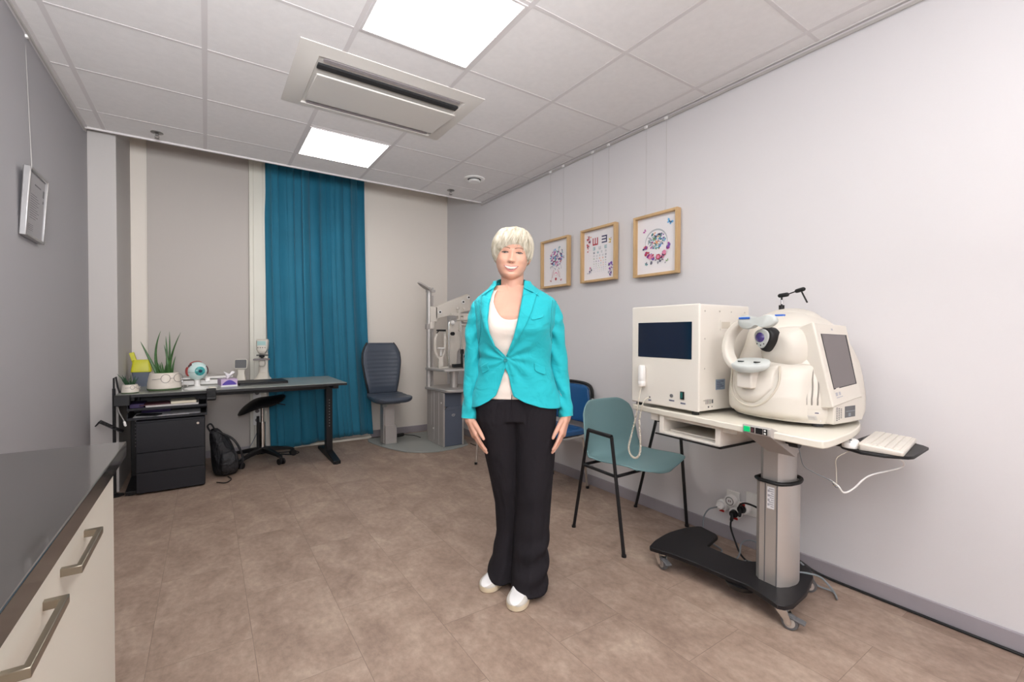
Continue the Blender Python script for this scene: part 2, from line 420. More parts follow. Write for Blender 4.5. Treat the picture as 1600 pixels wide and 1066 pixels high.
# sloping surround as a frame around the opening
def fr(w, d, z): return [(-w, -d, z), (w, -d, z), (w, d, z), (-w, d, z)]
g.rings([fr(W2, D2, 0), fr(W2, D2, -.004), fr(W2-.10, D2-.075, -.022), fr(W2-.105, D2-.08, -.012)], cap=False)
g.box(-W2+.1, W2-.1, -D2+.075, D2-.075, -.013, -.006)
g.build('surround', 'ac', t)
g = MB(); R = Matrix.Rotation(math.radians(3), 3, 'X')
g.box(-.415, .415, -.165, .195, -.040, -.030, R, (0, .195, -.03))
g.build('flap_panel', 'ac', t, bevel=.004)
MB().box(-.415, .415, -.205, -.160, -.0245, -.012).build('air_slot', 'dark', t)
g = MB(); g.prism(rrect(.80, .030, .014), -.0245, -.021, Matrix.Translation((0, -.258, 0))); g.build('vent', 'acgrey', t)
g = MB(); g.prism(rrect(.80, .022, .010), -.0245, -.021, Matrix.Translation((0, .252, 0))); g.build('vent', 'acgrey', t)

t = empty('ceiling_vent', (2.69, -.29, H), 0, 'round white ceiling vent near the right wall', 'vent')
MB().lathe([(.10, 0), (.098, -.006), (.075, -.012), (.066, -.010), (.062, 0)], n=40).build('rim', 'white', t)
MB().lathe([(.001, -.03), (.05, -.032), (.056, -.026), (.050, -.012), (.001, -.010)], n=36).build('valve_disc', 'white', t)
MB().lathe([(.063, -.0005), (.063, -.002)], n=30).build('throat', 'dark', t)
def sprinkler(x, y, lab):
    t = empty('sprinkler_head', (x, y, H), 0, lab, 'sprinkler', 'ceiling sprinkler heads')
    MB().lathe([(.038, 0), (.038, -.004), (.02, -.010), (.008, -.012)], n=24).build('escutcheon', 'dullchrome', t)
    g = MB(); g.cyl((0, 0, -.01), (0, 0, -.022), .009); g.tube([(-.008, 0, -.02), (-.013, 0, -.032), (0, 0, -.042)], .002, 6); g.tube([(.008, 0, -.02), (.013, 0, -.032), (0, 0, -.042)], .002, 6)
    g.lathe([(.001, -.046), (.015, -.045), (.015, -.042), (.001, -.042)], n=16)
    g.build('frame', 'dullchrome', t)
sprinkler(.31, .16, 'small chrome sprinkler head in the ceiling at the left, near the pier')
sprinkler(2.66, .14, 'small chrome sprinkler head in the ceiling beside the round vent')
# ---------------------------------------------------------------- picture rails, certificate
g = MB(); g.box(XR-.016, XR-.009, YF, CE, H-.034, H-.020)
tag(g.build('picture_rail', 'alu'), 'slim grey picture hanging rail along the top of the right wall', 'rail')
g = MB(); g.box(XL+.009, XL+.016, YF, CE, H-.034, H-.020)
tag(g.build('picture_rail', 'alu'), 'slim grey picture hanging rail along the top of the left wall', 'rail')

# certificate on the left wall (local x = along the wall, y = out of the wall)
t = empty('certificate_frame', (XL, -.905, 1.81), 0, 'silver framed certificate hanging on a wire on the left wall', 'picture frame')
t.location.x = XL+.006; t.rotation_euler = (0, math.radians(3.2), 0); t.scale = (1, .88, .85)
g = MB()
for (y0, y1, z0, z1) in ((-.165, -.149, -.19, .19), (.149, .165, -.19, .19), (-.149, .149, .174, .19), (-.149, .149, -.19, -.174)): g.box(.004, .030, y0, y1, z0, z1)
g.build('frame', 'silver', t, bevel=.004)
g = MB(); g.box(.004, .020, -.149, .149, -.174, .174)
g.mat(1); g.box(.020, .0206, -.03, .075, .115, .122)
for k in range(11):
    w = .05+.03*((k*7) % 5)/5
    g.box(.020, .0206, -.085, -.085+w*2, .055-k*.013, .0575-k*.013)
g.box(.020, .0206, .115, .14, .08, .12); g.box(.020, .0206, .12, .135, .045, .06)
for k in range(4): g.box(.020, .0206, -.14, -.02, -.115-k*.01, -.1135-k*.01)
g.build('certificate_sheet', ['certpaper', 'rubber'], t)
w_ = Matrix.Rotation(math.radians(-3.2), 4, 'Y')
MB().cyl((.006, 0, .12), w_ @ V(.0, 0, (H-.034-1.81)/.85), .0012, n=6).build('hanging_wire', 'alu', t)
g = MB().xf(w_); g.box(-.006, .012, -.012, .012, (H-.042-1.81)/.85, (H-.012-1.81)/.85); g.build('rail_hook', 'white', t, bevel=.003)

# ---------------------------------------------------------------- counter with cabinet in front
ZC = .9
xe, ye = .415, -2.405
g = MB(); g.box(XL+.002, xe, -5.6, ye, ZC-.04, ZC)
tag(g.build('countertop', 'counter', bevel=.0025, seg=2), 'glossy dark stone worktop on the white cabinet at the left', 'worktop')
t = empty('kitchen_cabinet', (0, 0, 0), 0, 'off-white base cabinet with bronze bar handles under the dark worktop', 'cabinet')
g = MB(); g.box(XL+.002, .372, -5.6, -2.445, .1, ZC-.041); g.box(XL+.002, .33, -5.58, -2.47, 0, .1)
g.build('body', 'cabinet', t)
def handle(par, y0, y1, z):
    g = MB()
    P = [(.390, y0), (.420, y0), (.420, y1), (.390, y1), (.390, y1-.011), (.411, y1-.011), (.411, y0+.011), (.390, y0+.011)]
    g.prism(P, z-.007, z+.007)
    return g.build('handle', 'bronze', par, bevel=.0012)
# fronts: three cabinet doors/drawers side by side, the first with its handle at upper level
for (y0, y1, hs) in ((-3.56, -2.447, ((-2.975, -2.785, .792), (-3.25, -3.062, .785))), (-4.6, -3.563, ((-3.95, -3.75, .79),))):
    d = MB().box(.372, .392, y0, y1, .105, ZC-.044).build('drawer_front', 'cabinet', t, bevel=.0015)
    for h_ in hs: handle(d, *h_)

# ---------------------------------------------------------------- desk
ZD = .75
t = empty('desk', (0, 0, 0), 0, 'long grey-topped office desk with black T-shaped legs in front of the panel', 'desk')
g = MB(); g.box(.055, 1.665, .25, 1.02, ZD-.024, ZD)
g.build('desktop', 'desktop', t, bevel=.003)
g = MB()
for (y0, y1) in ((.249, .2505), ): g.box(.0545, 1.6655, .2485, 1.0215, ZD-.024, ZD-.0035)
g.build('edge_band', 'blackmetal', t)
for x in (.13, 1.585):
    g = MB(); g.box(x-.03, x+.03, .60, .68, .03, .70); 
    for k in range(9): pass
    g.prism([(.285, .0), (.30, .0), (.97, .0), (.985, .0), (.985, .03), (.68, .062), (.60, .062), (.285, .03)], x-.032, x+.032, Matrix(((0, 0, 1, 0), (1, 0, 0, 0), (0, 1, 0, 0), (0, 0, 0, 1))))
    g.box(x-.025, x+.025, .33, .93, .69, .724)
    lg = g.build('leg', 'blackmetal', t, bevel=.004)
    g = MB()
    for k in range(10): g.cyl((x, .5995, .30+k*.028), (x, .598, .30+k*.028), .005, n=8)
    g.build('height_holes', 'slot_grey', lg)
    for y in (.30, .97):
        MB().cyl((x, y, 0), (x, y, .012), .022, n=16).build('foot', 'black', lg)
g = MB(); g.box(.155, 1.56, .62, .66, .66, .70); g.build('cross_rail', 'blackmetal', t)

# pedestal with three drawers
t = empty('drawer_pedestal', (.375, .5, 0), 0, 'black three-drawer metal pedestal under the left end of the desk', 'drawer unit')
PH = .545
g = MB(); g.box(-.21, .21, -.24, .30, .012, PH); g.build('body', 'anthracite', t, bevel=.003)
for (z0, z1) in ((.313, PH-.012), (.166, .310), (.014, .163)):
    d = MB().box(-.208, .208, -.256, -.24, z0, z1).build('drawer', 'anthracite', t, bevel=.003)
    if z0 > .3:
        MB().cyl((.165, -.256, PH-.045), (.165, -.262, PH-.045), .009).build('lock', 'chrome', d)
for x in (-.18, .18):
    for y in (-.21, .26): MB().cyl((x-.012, y, .0125), (x+.012, y, .0125), .0125).build('caster', 'black', t)

# letter trays between pedestal and desktop
def tray(z, lab, nm='shelf_tray'):
    g = MB(); g.box(.115, .60, .26, .62, z, z+.006); g.box(.115, .121, .26, .62, z, z+.045); g.box(.594, .60, .26, .62, z, z+.045); g.box(.115, .60, .614, .62, z, z+.045)
    g.box(.115, .60, .258, .266, z-.006, z+.012)
    return tag(g.build(nm, 'anthracite', bevel=.001), lab, 'tray')
tray(.632, 'upper black sliding tray right under the desktop, full of papers')
tray(.5615, 'lower black tray resting on top of the drawer pedestal')
tag(MB().box(.22, .545, .28, .52, .6395, .6555).build('document_folder', 'alu_plain', bevel=.001), 'flat grey document folder in the upper tray', 'folder')
g = MB(); g.box(-.08, .08, -.10, .10, 0, .018); o = g.build('notebook', 'paperc', bevel=.002); o.location = (.445, .38, .6565); o.rotation_euler = (0, 0, .06)
tag(o, 'thick cream notebook on top of the grey folder in the tray', 'notebook')
g = MB(); g.box(-.10, .10, -.09, .09, 0, .005); o = g.build('magazine', 'darkred', bevel=.001); o.location = (.265, .385, .6565); o.rotation_euler = (0, 0, .25)
tag(o, 'thin dark red booklet beside the cream notebook', 'booklet')
g = MB(); g.box(-.042, .042, -.09, .11, 0, .03); o = g.build('box_file', 'darkpurple', bevel=.003); o.location = (.168, .39, .6395)
tag(o, 'small dark purple box at the left end of the upper tray', 'box')
g = MB(); g.box(-.20, .14, -.12, .12, 0, .002); g.box(-.10, .21, -.10, .13, .0025, .004); o = g.build('paper_sheets', 'paper'); o.location = (.345, .40, .569)
tag(o, 'loose white paper sheets lying in the lower tray', 'paper')
g = MB(); g.prism(rrect(.075, .15, .012), 0, .009); o = g.build('mobile_phone', 'black', bevel=.002); o.location = (.235, .345, .5742); o.rotation_euler = (0, 0, 1.1)
tag(o, 'black phone lying on the papers in the lower tray', 'phone')
g = MB(); g.cyl((-.09, 0, .018), (.09, 0, .018), .018); o = g.build('pencil_case', 'darkpurple'); o.location = (.27, .48, .5745)
tag(o, 'dark purple round case behind the black phone in the tray', 'case')

# monitor post + bracket left of the desk
t = empty('desk_stand', (.035, .34, 0), 0, 'tall black stand with a tilted card holder at the left end of the desk', 'stand')
g = MB(); g.cyl((0, 0, .01), (0, 0, .79), .0095); g.lathe([(.055, 0), (.055, .006), (.02, .014), (.012, .02)]); g.build('pole', 'blackmetal', t)
MB().tube([(0, 0, .79), (0, 0, .865), (.012, 0, .875), (.022, 0, .80), (.034, 0, .755)], .006).build('hook', 'blackmetal', t)
g = MB(); R = Matrix.Rotation(math.radians(35), 3, 'Y'); g.box(-.10, .06, -.06, .03, .50, .508, R, (0, 0, .5)); g.box(-.10, -.092, -.06, .03, .47, .508, R, (0, 0, .5))
for k in range(4): g.box(-.085+k*.03, -.07+k*.03, -.062, -.05, .508, .52, R, (0, 0, .5))
g.build('holder', 'blackmetal', t, bevel=.002)
g = MB(); g.box(-.05, .04, -.03, .03, -.075, -.001); o = g.build('clamp_box', 'black', bevel=.004); o.location = (.10, .22, ZD-.0); 
tag(o, 'square black box fixed at the front left corner of the desk', 'box')
t2 = empty('mirror_arm', (.095, .235, .56), 0, 'thin metal rod hanging below the black corner box', 'rod')
MB().tube([(-.025, 0, .105), (-.02, 0, .07), (.01, -.01, .0), (.015, -.01, -.02)], .005).build('rod', 'dullchrome', t2)
MB().capsule((.0105, -.0105, -.005), (.016, -.0105, -.03), .008).build('tip', 'white', t2)
t2 = empty('desk_clamp', (.628, .25, ZD), 0, 'ribbed black clamp gripping the front edge of the desk by the eye model', 'clamp')
g = MB(); g.box(-.032, .032, -.022, -.003, -.075, .008); g.box(-.032, .032, -.012, .05, .0015, .010); g.build('clamp_body', 'black', t2, bevel=.005)
g = MB(); g.cyl((-.03, -.018, -.065), (.03, -.018, -.065), .016)
for k in range(5): g.box(-.033, .033, -.026, -.020, -.055+k*.011, -.05+k*.011)
g.build('grip', 'black', t2, bevel=.002)
tag(MB().lathe([(.001, 0), (.026, 0), (.028, .008), (.024, .016), (.001, .017)], c=(.636, .345, ZD)).build('cream_jar', 'cream'), 'tiny round cream jar between eye model and tissue box', 'jar')

# plants in face-shaped pots
def leafblade(g, base, tip, bend, w, n=10):
    b, t_ = Vector(base), Vector(tip); mid = (b+t_)/2+Vector(bend)
    P = [b*(1-s)**2+mid*2*s*(1-s)+t_*s*s for s in [i/n for i in range(n+1)]]
    rs = []
    x0 = None
    for i, p in enumerate(P):
        s = i/n; d = (P[min(i+1, n)]-P[max(i-1, 0)]).normalized()
        if x0 is None: x0 = Vector((-d.z, random.uniform(-.4, .4), d.x)); 
        x = (x0-d*x0.dot(d)).normalized(); y = d.cross(x)
        ww = w*(1-s)**.75*(1 if s > .12 else .75+2*s)+.0006; th = ww*.42
        rs.append([tuple(p+x*ww*math.cos(a)+y*th*math.sin(a)) for a in [2*PI*k/8 for k in range(8)]])
    g.rings(rs)
def plant(name, loc, s, leaves, label, leafm, glasses):
    t = empty(name, loc, 0, label, 'potted plant')
    prof = [(.001, .001), (.095, .001), (.104, .012), (.106, .03), (.104, .06), (.098, .10), (.089, .135), (.086, .137), (.083, .135), (.088, .11), (.001, .108)]
    p = MB().lathe([(r*s, z*s) for r, z in prof], n=48).build('pot', 'ceramic', t)
    MB().lathe([(r*s, z*s) for r, z in [(.001, .0), (.092, .0), (.1055, .009), (.107, .020), (.1065, .0205)]], n=48, cap=False).build('glazed_base', 'moss', p)
    MB().lathe([(r*s, z*s) for r, z in [(.001, .112), (.086, .112), (.086, .119), (.001, .122)]], n=32).build('soil', 'soil', p)
    # wire glasses on the pot
    g = MB()
    gx, gy, gz = glasses
    dirv = Vector((gx, gy, 0)).normalized(); sx = Vector((-dirv.y, dirv.x, 0))
    c = dirv*.112*s+Vector((0, 0, .098*s))
    for e in (-1, 1):
        g.tube([tuple(c+sx*(e*.043*s)+dirv*(-.004*s)+(sx*math.cos(a)+Vector((0, 0, 1))*math.sin(a))*.031*s) for a in [2*PI*k/28 for k in range(28)]], .0016*max(s, .7), 6, closed=True)
    g.tube([tuple(c-sx*.012*s), tuple(c+sx*.012*s)], .0016*max(s, .7), 6)
    for e in (-1, 1): g.tube([tuple(c+sx*e*.074*s-dirv*.004*s), tuple(c*.8+sx*e*.1*s-dirv*.05*s+Vector((0, 0, .012*s)))], .0016*max(s, .7), 6)
    g.build('wire_glasses', 'slot_grey', p)
    g = MB()   # nose and smile relief
    q = dirv*.1055*s
    g.tube([tuple(q+sx*(k-4)/4*.02*s-dirv*abs(k-4)/4*.004*s+Vector((0, 0, (.045+.010*((k-4)/4)**2)*s))) for k in range(9)], .0014*s, 6)
    g.tube([tuple(q+sx*.004*s+Vector((0, 0, .075*s))), tuple(q+sx*.008*s+dirv*.001+Vector((0, 0, .064*s))), tuple(q-sx*.004*s+Vector((0, 0, .062*s)))], .0014*s, 6)
    g.build('face_relief', 'ceramic', p)
    for (bx, by, tx, ty, tz, w, bend) in leaves:
        g = MB(); leafblade(g, (bx*s, by*s, .105*s), (tx*s, ty*s, tz*s), (bend[0]*s, bend[1]*s, bend[2]*s), w*s); g.build('leaf', leafm, t)
    return t
big = [(-.035, 0, -.143, .02, .375, .0125, (-.01, 0, .03)), (-.03, .01, -.02, .0, .455, .0125, (-.055, 0, .0)), (.03, .01, .032, .02, .45, .010, (.004, 0, 0)),
       (.035, 0, .105, -.04, .445, .011, (-.05, .02, -.03)), (.02, -.01, .010, 0, .415, .012, (.006, 0, 0)), (.03, -.03, .0, -.02, .35, .011, (.012, 0, 0)),
       (.0, -.02, -.015, -.03, .22, .010, (0, 0, 0)), (-.01, -.02, -.04, -.03, .22, .010, (0, 0, 0)), (.0, -.01, .03, -.03, .21, .010, (0, 0, 0)), (.04, .0, .055, -.02, .17, .008, (0, 0, 0)),
       (-.02, -.03, -.055, -.05, .20, .009, (0, 0, 0)), (.02, -.03, .035, -.05, .24, .010, (0, 0, 0)), (.045, .01, .07, 0, .26, .009, (-.01, 0, 0)), (-.04, -.01, -.05, .02, .24, .010, (0, 0, 0)),
       (-.02, .02, -.03, .05, .21, .009, (0, 0, 0)), (.0, .02, .005, .05, .19, .009, (0, 0, 0)), (-.005, -.03, -.03, -.06, .17, .007, (0, 0, 0))]
plant('potted_aloe', (.325, .42, ZD), 1.02, big, 'tall spiky green aloe in a large cream face pot with wire glasses', 'leaf', (.55, -1, 0))
random.seed(3)
sm = []
for k in range(14):
    a = 2*PI*k/14; r = random.uniform(.03, .12); sm.append((.03*math.cos(a), .03*math.sin(a), r*math.cos(a)*1.1, r*math.sin(a), random.uniform(.20, .30), .012, (0, 0, 0)))
sm.append((-.02, 0, -.15, 0, .30, .012, (-.0, 0, .03)))
plant('potted_succulent', (.128, .325, ZD), .49, sm, 'small dark spiky plant in a little cream face pot at the desk corner', 'leafd', (.9, -1, 0))

# sharps container
t = empty('sharps_container', (.145, .87, ZD), 0, 'yellow and dark sharps container behind the plants', 'container')
g = MB(); g.rings([[(x*s, y*s*.8, z) for x, y in rrect(.12, .12, .015)] for z, s in ((0, .9), (.12, 1))]); g.build('body', 'navypanel', t)
g = MB(); g.rings([[(x*s, y*s*.8, z) for x, y in rrect(.12, .12, .015)] for z, s in ((.121, 1.1), (.13, 1.12), (.16, 1.04), (.215, .92), (.222, .86))]); g.build('lid', 'yellow', t)
g = MB(); g.box(-.062, -.03, -.02, .02, .20, .285, Matrix.Rotation(-.25, 3, 'Y'), (-.05, 0, .21)); g.build('flap', 'yellow', t, bevel=.003)

# eye model
t = empty('eye_model', (.535, .40, ZD), 0, 'anatomical eyeball model with teal iris on a white stand', 'eye model')
MB().lathe([(.001, 0), (.090, 0), (.092, .006), (.075, .012), (.028, .020), (.020, .026), (.018, .07), (.024, .075), (.001, .078)], n=40).build('stand', 'white', t)
ec = Vector((.0, 0, .145)); er = .073
ball = MB().ball(ec, er, 40, 28).build('eyeball', 'eyewhite', t)
fd = Vector((.32, -1, .02)).normalized()
x_, y_, _ = frame_from(fd)
def captz(a0, a1, off, name, m):
    g = MB(); g.lathe([(math.sin(a)*(er+off), math.cos(a)*(er+off)) for a in [a0+(a1-a0)*k/8 for k in range(9)]], c=ec, axis=fd, cap=False); return g.build(name, m, ball)
captz(.001, .50, .0015, 'iris', 'iris'); captz(.001, .17, .003, 'pupil', 'pupil')
MB().tube([tuple(ec+(Vector((math.cos(a), math.sin(a), -.12))).normalized()*(er+.0005)) for a in [2*PI*k/40 for k in range(40)]], .0009, 5, closed=True).build('seam', 'slot_grey', ball)
def patch(c, u, hw, hl, name, m, off=.003):
    c = Vector(c).normalized(); u = Vector(u); u = (u-c*u.dot(c)).normalized(); w_ = c.cross(u)
    def fn(a, b):
        a = (a*2-1)*hw; b = (b*2-1)*hl; d = (c+w_*a+u*b).normalized(); e = 1-(abs(a/hw)**4)*.6-(abs(b/hl)**4)*.6
        return ec+d*(er-.002+(off+.002)*max(e, 0)**.5)
    MB().grid(fn, 10, 12).build(name, m, ball)
patch((-1, -.35, -.05), (0, 0, 1), .32, .55, 'side_muscle', 'red', .006)
patch((-.15, .1, 1), (1, .2, 0), .3, .7, 'top_muscle', 'red', .006)
patch((-.75, -.5, .75), (1, 0, .6), .22, .22, 'dark_patch', 'darkred', .003)
patch((1, -.2, .1), (0, 0, 1), .2, .5, 'side_muscle', 'darkred', .004)

# silver lens case (open) behind the eye model
t = empty('aluminium_case', (.575, .80, ZD), math.radians(0), 'low silver case with clasps lying behind the eye model', 'case')
g = MB(); g.box(-.22, .22, -.10, .10, 0, .045); g.build('case_body', 'alu', t, bevel=.006)
g = MB(); g.box(-.22, .22, -.104, .10, .047, .075); g.build('case_lid', 'alu', t, bevel=.008)
for x in (-.16, .03, .16):
    g = MB(); g.box(x-.018, x+.018, -.112, -.1045, .028, .06); g.cyl((x-.015, -.116, .045), (x+.015, -.116, .045), .004); g.build('clasp', 'chrome', t, bevel=.001)
t2 = tag(MB().tube(smooth_path([(.40, .58, ZD+.006), (.43, .55, ZD+.012), (.47, .56, ZD+.006), (.45, .62, ZD+.012), (.41, .62, ZD+.006)], 8, True), .0055, 8, closed=True).build('metal_bracelet_ring', 'chrome'), 'shiny metal ring lying between the big plant and the eye model', 'ring')
g = MB(); g.box(-.05, .05, -.07, .07, 0, .03); o = g.build('lens_box', 'alu', bevel=.004); o.location = (.225, .66, ZD); o.rotation_euler = (0, 0, .3)
o.location = (.10, .60, ZD); tag(o, 'small silver metal box between the two plant pots', 'box')

# tissue box
t = empty('tissue_box', (.745, .50, ZD), math.radians(12), 'purple and lilac tissue box with a tissue sticking out', 'tissue box')
g = MB(); g.box(-.060, .060, -.055, .055, 0, .062); g.mat(1)
n = 10
g.add([(-.05, -.0556, .014)]+[(-.05+.10*k/n, -.0556, .020+.034*math.sin(PI*(k+.3)/n*.93)) for k in range(n+1)]+[(.05, -.0556, .014)], [tuple(range(n+3))])
g.mat(2); g.box(-.0606, .0606, -.0560, .0556, 0, .011)
g.build('carton', ['lilac', 'purple', 'labelwhite'], t)
g = MB()
def tis(u, v):
    a = u*2*PI; r = .006+.030*v*(1+.35*math.sin(3*a+v*3)); 
    return (r*math.cos(a)+.01*v, r*.5*math.sin(a), .062+.05*v+.012*math.sin(2*a+1)*v)
g.grid(tis, 32, 8, True); g.build('tissue', 'tissue', t, solid=.0008)

# handheld autorefractor (white unit with dark screen)
t = empty('desk_instrument', (.865, .875, ZD), math.radians(-10), 'small white instrument with a square dark screen on the desk', 'instrument')
g = MB(); g.rings([[(x*a, y*b+c, z) for x, y in rrect(.1, .1, .02)] for z, a, b, c in ((0, .80, .9, 0), (.012, .82, .95, 0), (.03, .70, .8, 0), (.075, .55, .5, .005), (.10, .62, .45, .01), (.115, .85, .42, .01))]); g.build('body', 'devwhite', t)
R = Matrix.Rotation(math.radians(-12), 4, 'X')
g = MB(); g.prism(rrect(.105, .095, .016), 0, .03, Matrix.Translation((0, .01, .155)) @ R @ Matrix.Rotation(PI/2, 4, 'X')); h_ = g.build('head', 'devwhite', t, bevel=.004)
g = MB(); g.prism(rrect(.092, .078, .008), .0305, .034, Matrix.Translation((0, .01, .157)) @ R @ Matrix.Rotation(PI/2, 4, 'X')); g.build('screen', 'rubber', h_)
MB().tube(smooth_path([(-.06, .03, .02), (-.09, -.0, .055), (-.12, -.01, .06), (-.115, -.01, .006), (-.04, -.03, .005)], 8), .003, 6).build('cable', 'black', t)

# lensmeter
t = empty('lensmeter', (1.045, .90, ZD), math.radians(-14), 'tall white lensmeter with a small pale display, right of the square-screen unit', 'lensmeter')
LS = .90
g = MB(); g.xf(Matrix.Scale(LS, 4))
g.rings([[(x*a, y*b+c, z) for x, y in rrect(.1, .1, .03)] for z, a, b, c in ((0, 1.50, 2.0, 0), (.012, 1.52, 2.02, 0), (.035, 1.15, 1.6, .01), (.08, .92, .9, .045), (.16, .85, .7, .055), (.30, .84, .7, .055), (.38, .88, .7, .055))]); g.build('base', 'devwhite', t)
g = MB(); g.xf(Matrix.Scale(LS, 4)); g.rings([[(x*a, y*b+c, z) for x, y in rrect(.1, .1, .02)] for z, a, b, c in ((.285, .55, .8, -.02), (.31, .85, 1.1, -.02), (.33, 1.05, 1.3, -.01), (.42, 1.12, 1.35, .0), (.435, .95, 1.1, .01))]); hd = g.build('head', 'devwhite', t, bevel=.004)
g = MB(); g.xf(Matrix.Scale(LS, 4)); g.box(-.040, .040, -.0715, -.066, .365, .415); g.build('display', 'lcd', hd)
g = MB(); g.xf(Matrix.Scale(LS, 4))
for k in range(4): g.cyl((-.033+k*.022, -.070, .347), (-.033+k*.022, -.075, .347), .005, n=10)
g.build('buttons', 'black', hd)
g = MB(); g.xf(Matrix.Scale(LS, 4)); g.box(-.075, .075, -.10, -.03, .215, .232); g.build('lens_table', 'slot_grey', t, bevel=.003)
g = MB(); g.xf(Matrix.Scale(LS, 4)); g.cyl((0, -.045, .235), (0, -.045, .262), .014); g.box(-.05, .06, -.06, -.03, .262, .272); g.cyl((-.02, -.05, .245), (-.02, -.05, .262), .006); g.cyl((.02, -.05, .245), (.02, -.05, .262), .006); g.build('lens_clamp', 'black', t)
g = MB(); g.xf(Matrix.Scale(LS, 4)); g.rings([[(x*a, y*a-.035, z) for x, y in rrect(.08, .08, .02)] for z, a in ((.15, .5), (.165, .7), (.20, .75), (.213, .6))]); g.build('lens_stop', 'devwhite', t)

# closed laptop
t = empty('laptop', (1.01, .60, ZD), math.radians(3), 'closed black laptop lying on the desk in front of the lensmeter', 'laptop')
g = MB(); g.prism(rrect(.385, .27, .012), 0, .013); g.build('base', 'black', t, bevel=.002)
g = MB(); g.prism(rrect(.383, .268, .012), .0145, .022); g.build('lid', 'anthracite', t, bevel=.002)

# backpack
t = empty('backpack', (.71, .50, 0), math.radians(15), 'slumped black backpack leaning beside the drawer pedestal', 'backpack')
g = MB(); rs = []
for z, cx, rx, ry in ((.004, .02, .075, .10), (.02, .02, .10, .13), (.08, .025, .11, .14), (.16, .01, .105, .13), (.24, -.015, .09, .11), (.32, -.045, .065, .085), (.38, -.065, .045, .06), (.405, -.07, .02, .03)):
    rs.append([(cx*.85+rx*.85*math.copysign(abs(math.cos(a))**.8, math.cos(a))+.006*math.sin(5*a+z*30), ry*.8*math.copysign(abs(math.sin(a))**.8, math.sin(a))+.006*math.sin(4*a+z*22), z) for a in [2*PI*k/40 for k in range(40)]])
g.rings(rs); g.build('bag', 'backpack', t, sub=1)
g = MB(); rs = []
for z, cy, rx, ry in ((.03, -.11, .06, .02), (.06, -.13, .08, .035), (.14, -.125, .082, .04), (.20, -.11, .07, .03), (.215, -.10, .05, .01)):
    rs.append([(.015+rx*.85*math.copysign(abs(math.cos(a))**.7, math.cos(a)), cy*.82+ry*math.copysign(abs(math.sin(a))**.7, math.sin(a)), z) for a in [2*PI*k/32 for k in range(32)]])
g.rings(rs); g.build('front_pocket', 'backpack', t, sub=1)
MB().tube(smooth_path([(-.09, -.02, .37), (-.12, -.03, .43), (-.10, -.05, .45), (-.065, -.04, .385)], 6), .007, 6).build('carry_loop', 'backpack', t)
for e in (-1, 1):
    MB().tube(smooth_path([(-.05, .04*e, .38), (.05, -.02+.09*e, .30), (.11, -.02+.1*e, .15), (.10, .0+.1*e, .05)], 6), .009, 6).build('strap', 'backpack', t)

# saddle stool
t = empty('saddle_stool', (1.03, .80, 0), 0, 'black saddle stool on casters under the desk', 'stool')
g = MB(); rs = []
def saddle(u, v):
    a = u*2*PI; r = v
    x = .20*r*math.cos(a); y = .17*r*math.sin(a)
    return (x, y, .60+.045*(y/.17)**2*-1+.075*max(0, x/.2)**2*.3-.13*max(0, -x/.2)**1.7)
N_ = 40
for (v, dz) in ((.02, 0), (.5, 0), (.8, -.002), (.93, -.008), (1, -.022), (.97, -.038), (.8, -.05), (.4, -.055), (.02, -.056)):
    ring = []
    for k in range(N_):
        p = saddle(k/N_, v); ring.append((p[0], p[1], p[2]+dz))
    rs.append(ring)
g.rings(rs); g.build('seat', 'black', t)
g = MB(); g.cyl((0, 0, .36), (0, 0, .55), .014); g.build('piston', 'chrome', t)
g = MB(); g.cyl((0, 0, .08), (0, 0, .365), .026); g.build('gas_lift', 'chrome', t)
g = MB(); g.cyl((-.035, .01, .06), (-.035, .01, .42), .012); g.build('cover_tube', 'black', t)
g = MB(); g.box(-.07, .07, -.06, .06, .525, .550); g.cyl((.0, 0, .50), (0, 0, .53), .03); g.build('mechanism', 'black', t, bevel=.004)
MB().tube([(.05, -.02, .535), (.14, -.04, .53), (.19, -.045, .515)], .005, 6).build('lever', 'black', t)
g = MB(); g.lathe([(.04, .07), (.042, .12), (.03, .13), (.026, .13)]); g.build('base_hub', 'black', t)
for k in range(5):
    a = math.radians(-62+72*k); d = Vector((math.cos(a), math.sin(a), 0))
    s = Vector((-d.y, d.x, 0)); rs = []
    for q, (r, z, w, h) in enumerate(((.03, .105, .028, .022), (.12, .098, .024, .018), (.22, .082, .018, .014), (.275, .066, .015, .012))):
        c = d*r+Vector((0, 0, z)); rs.append([tuple(c+s*w+Vector((0, 0, h))), tuple(c-s*w+Vector((0, 0, h))), tuple(c-s*w-Vector((0, 0, h))), tuple(c+s*w-Vector((0, 0, h)))])
    lg = MB().rings(rs).build('leg', 'black', t, bevel=.005)
    c = d*.272; g = MB(); 
    for e in (-1, 1): g.cyl(tuple(c+s*e*.008+Vector((0, 0, .028))), tuple(c+s*e*.026+Vector((0, 0, .028))), .028)
    g.box(c.x-.012, c.x+.012, c.y-.012, c.y+.012, .03, .07)
    g.build('caster', 'black', lg, bevel=.002)
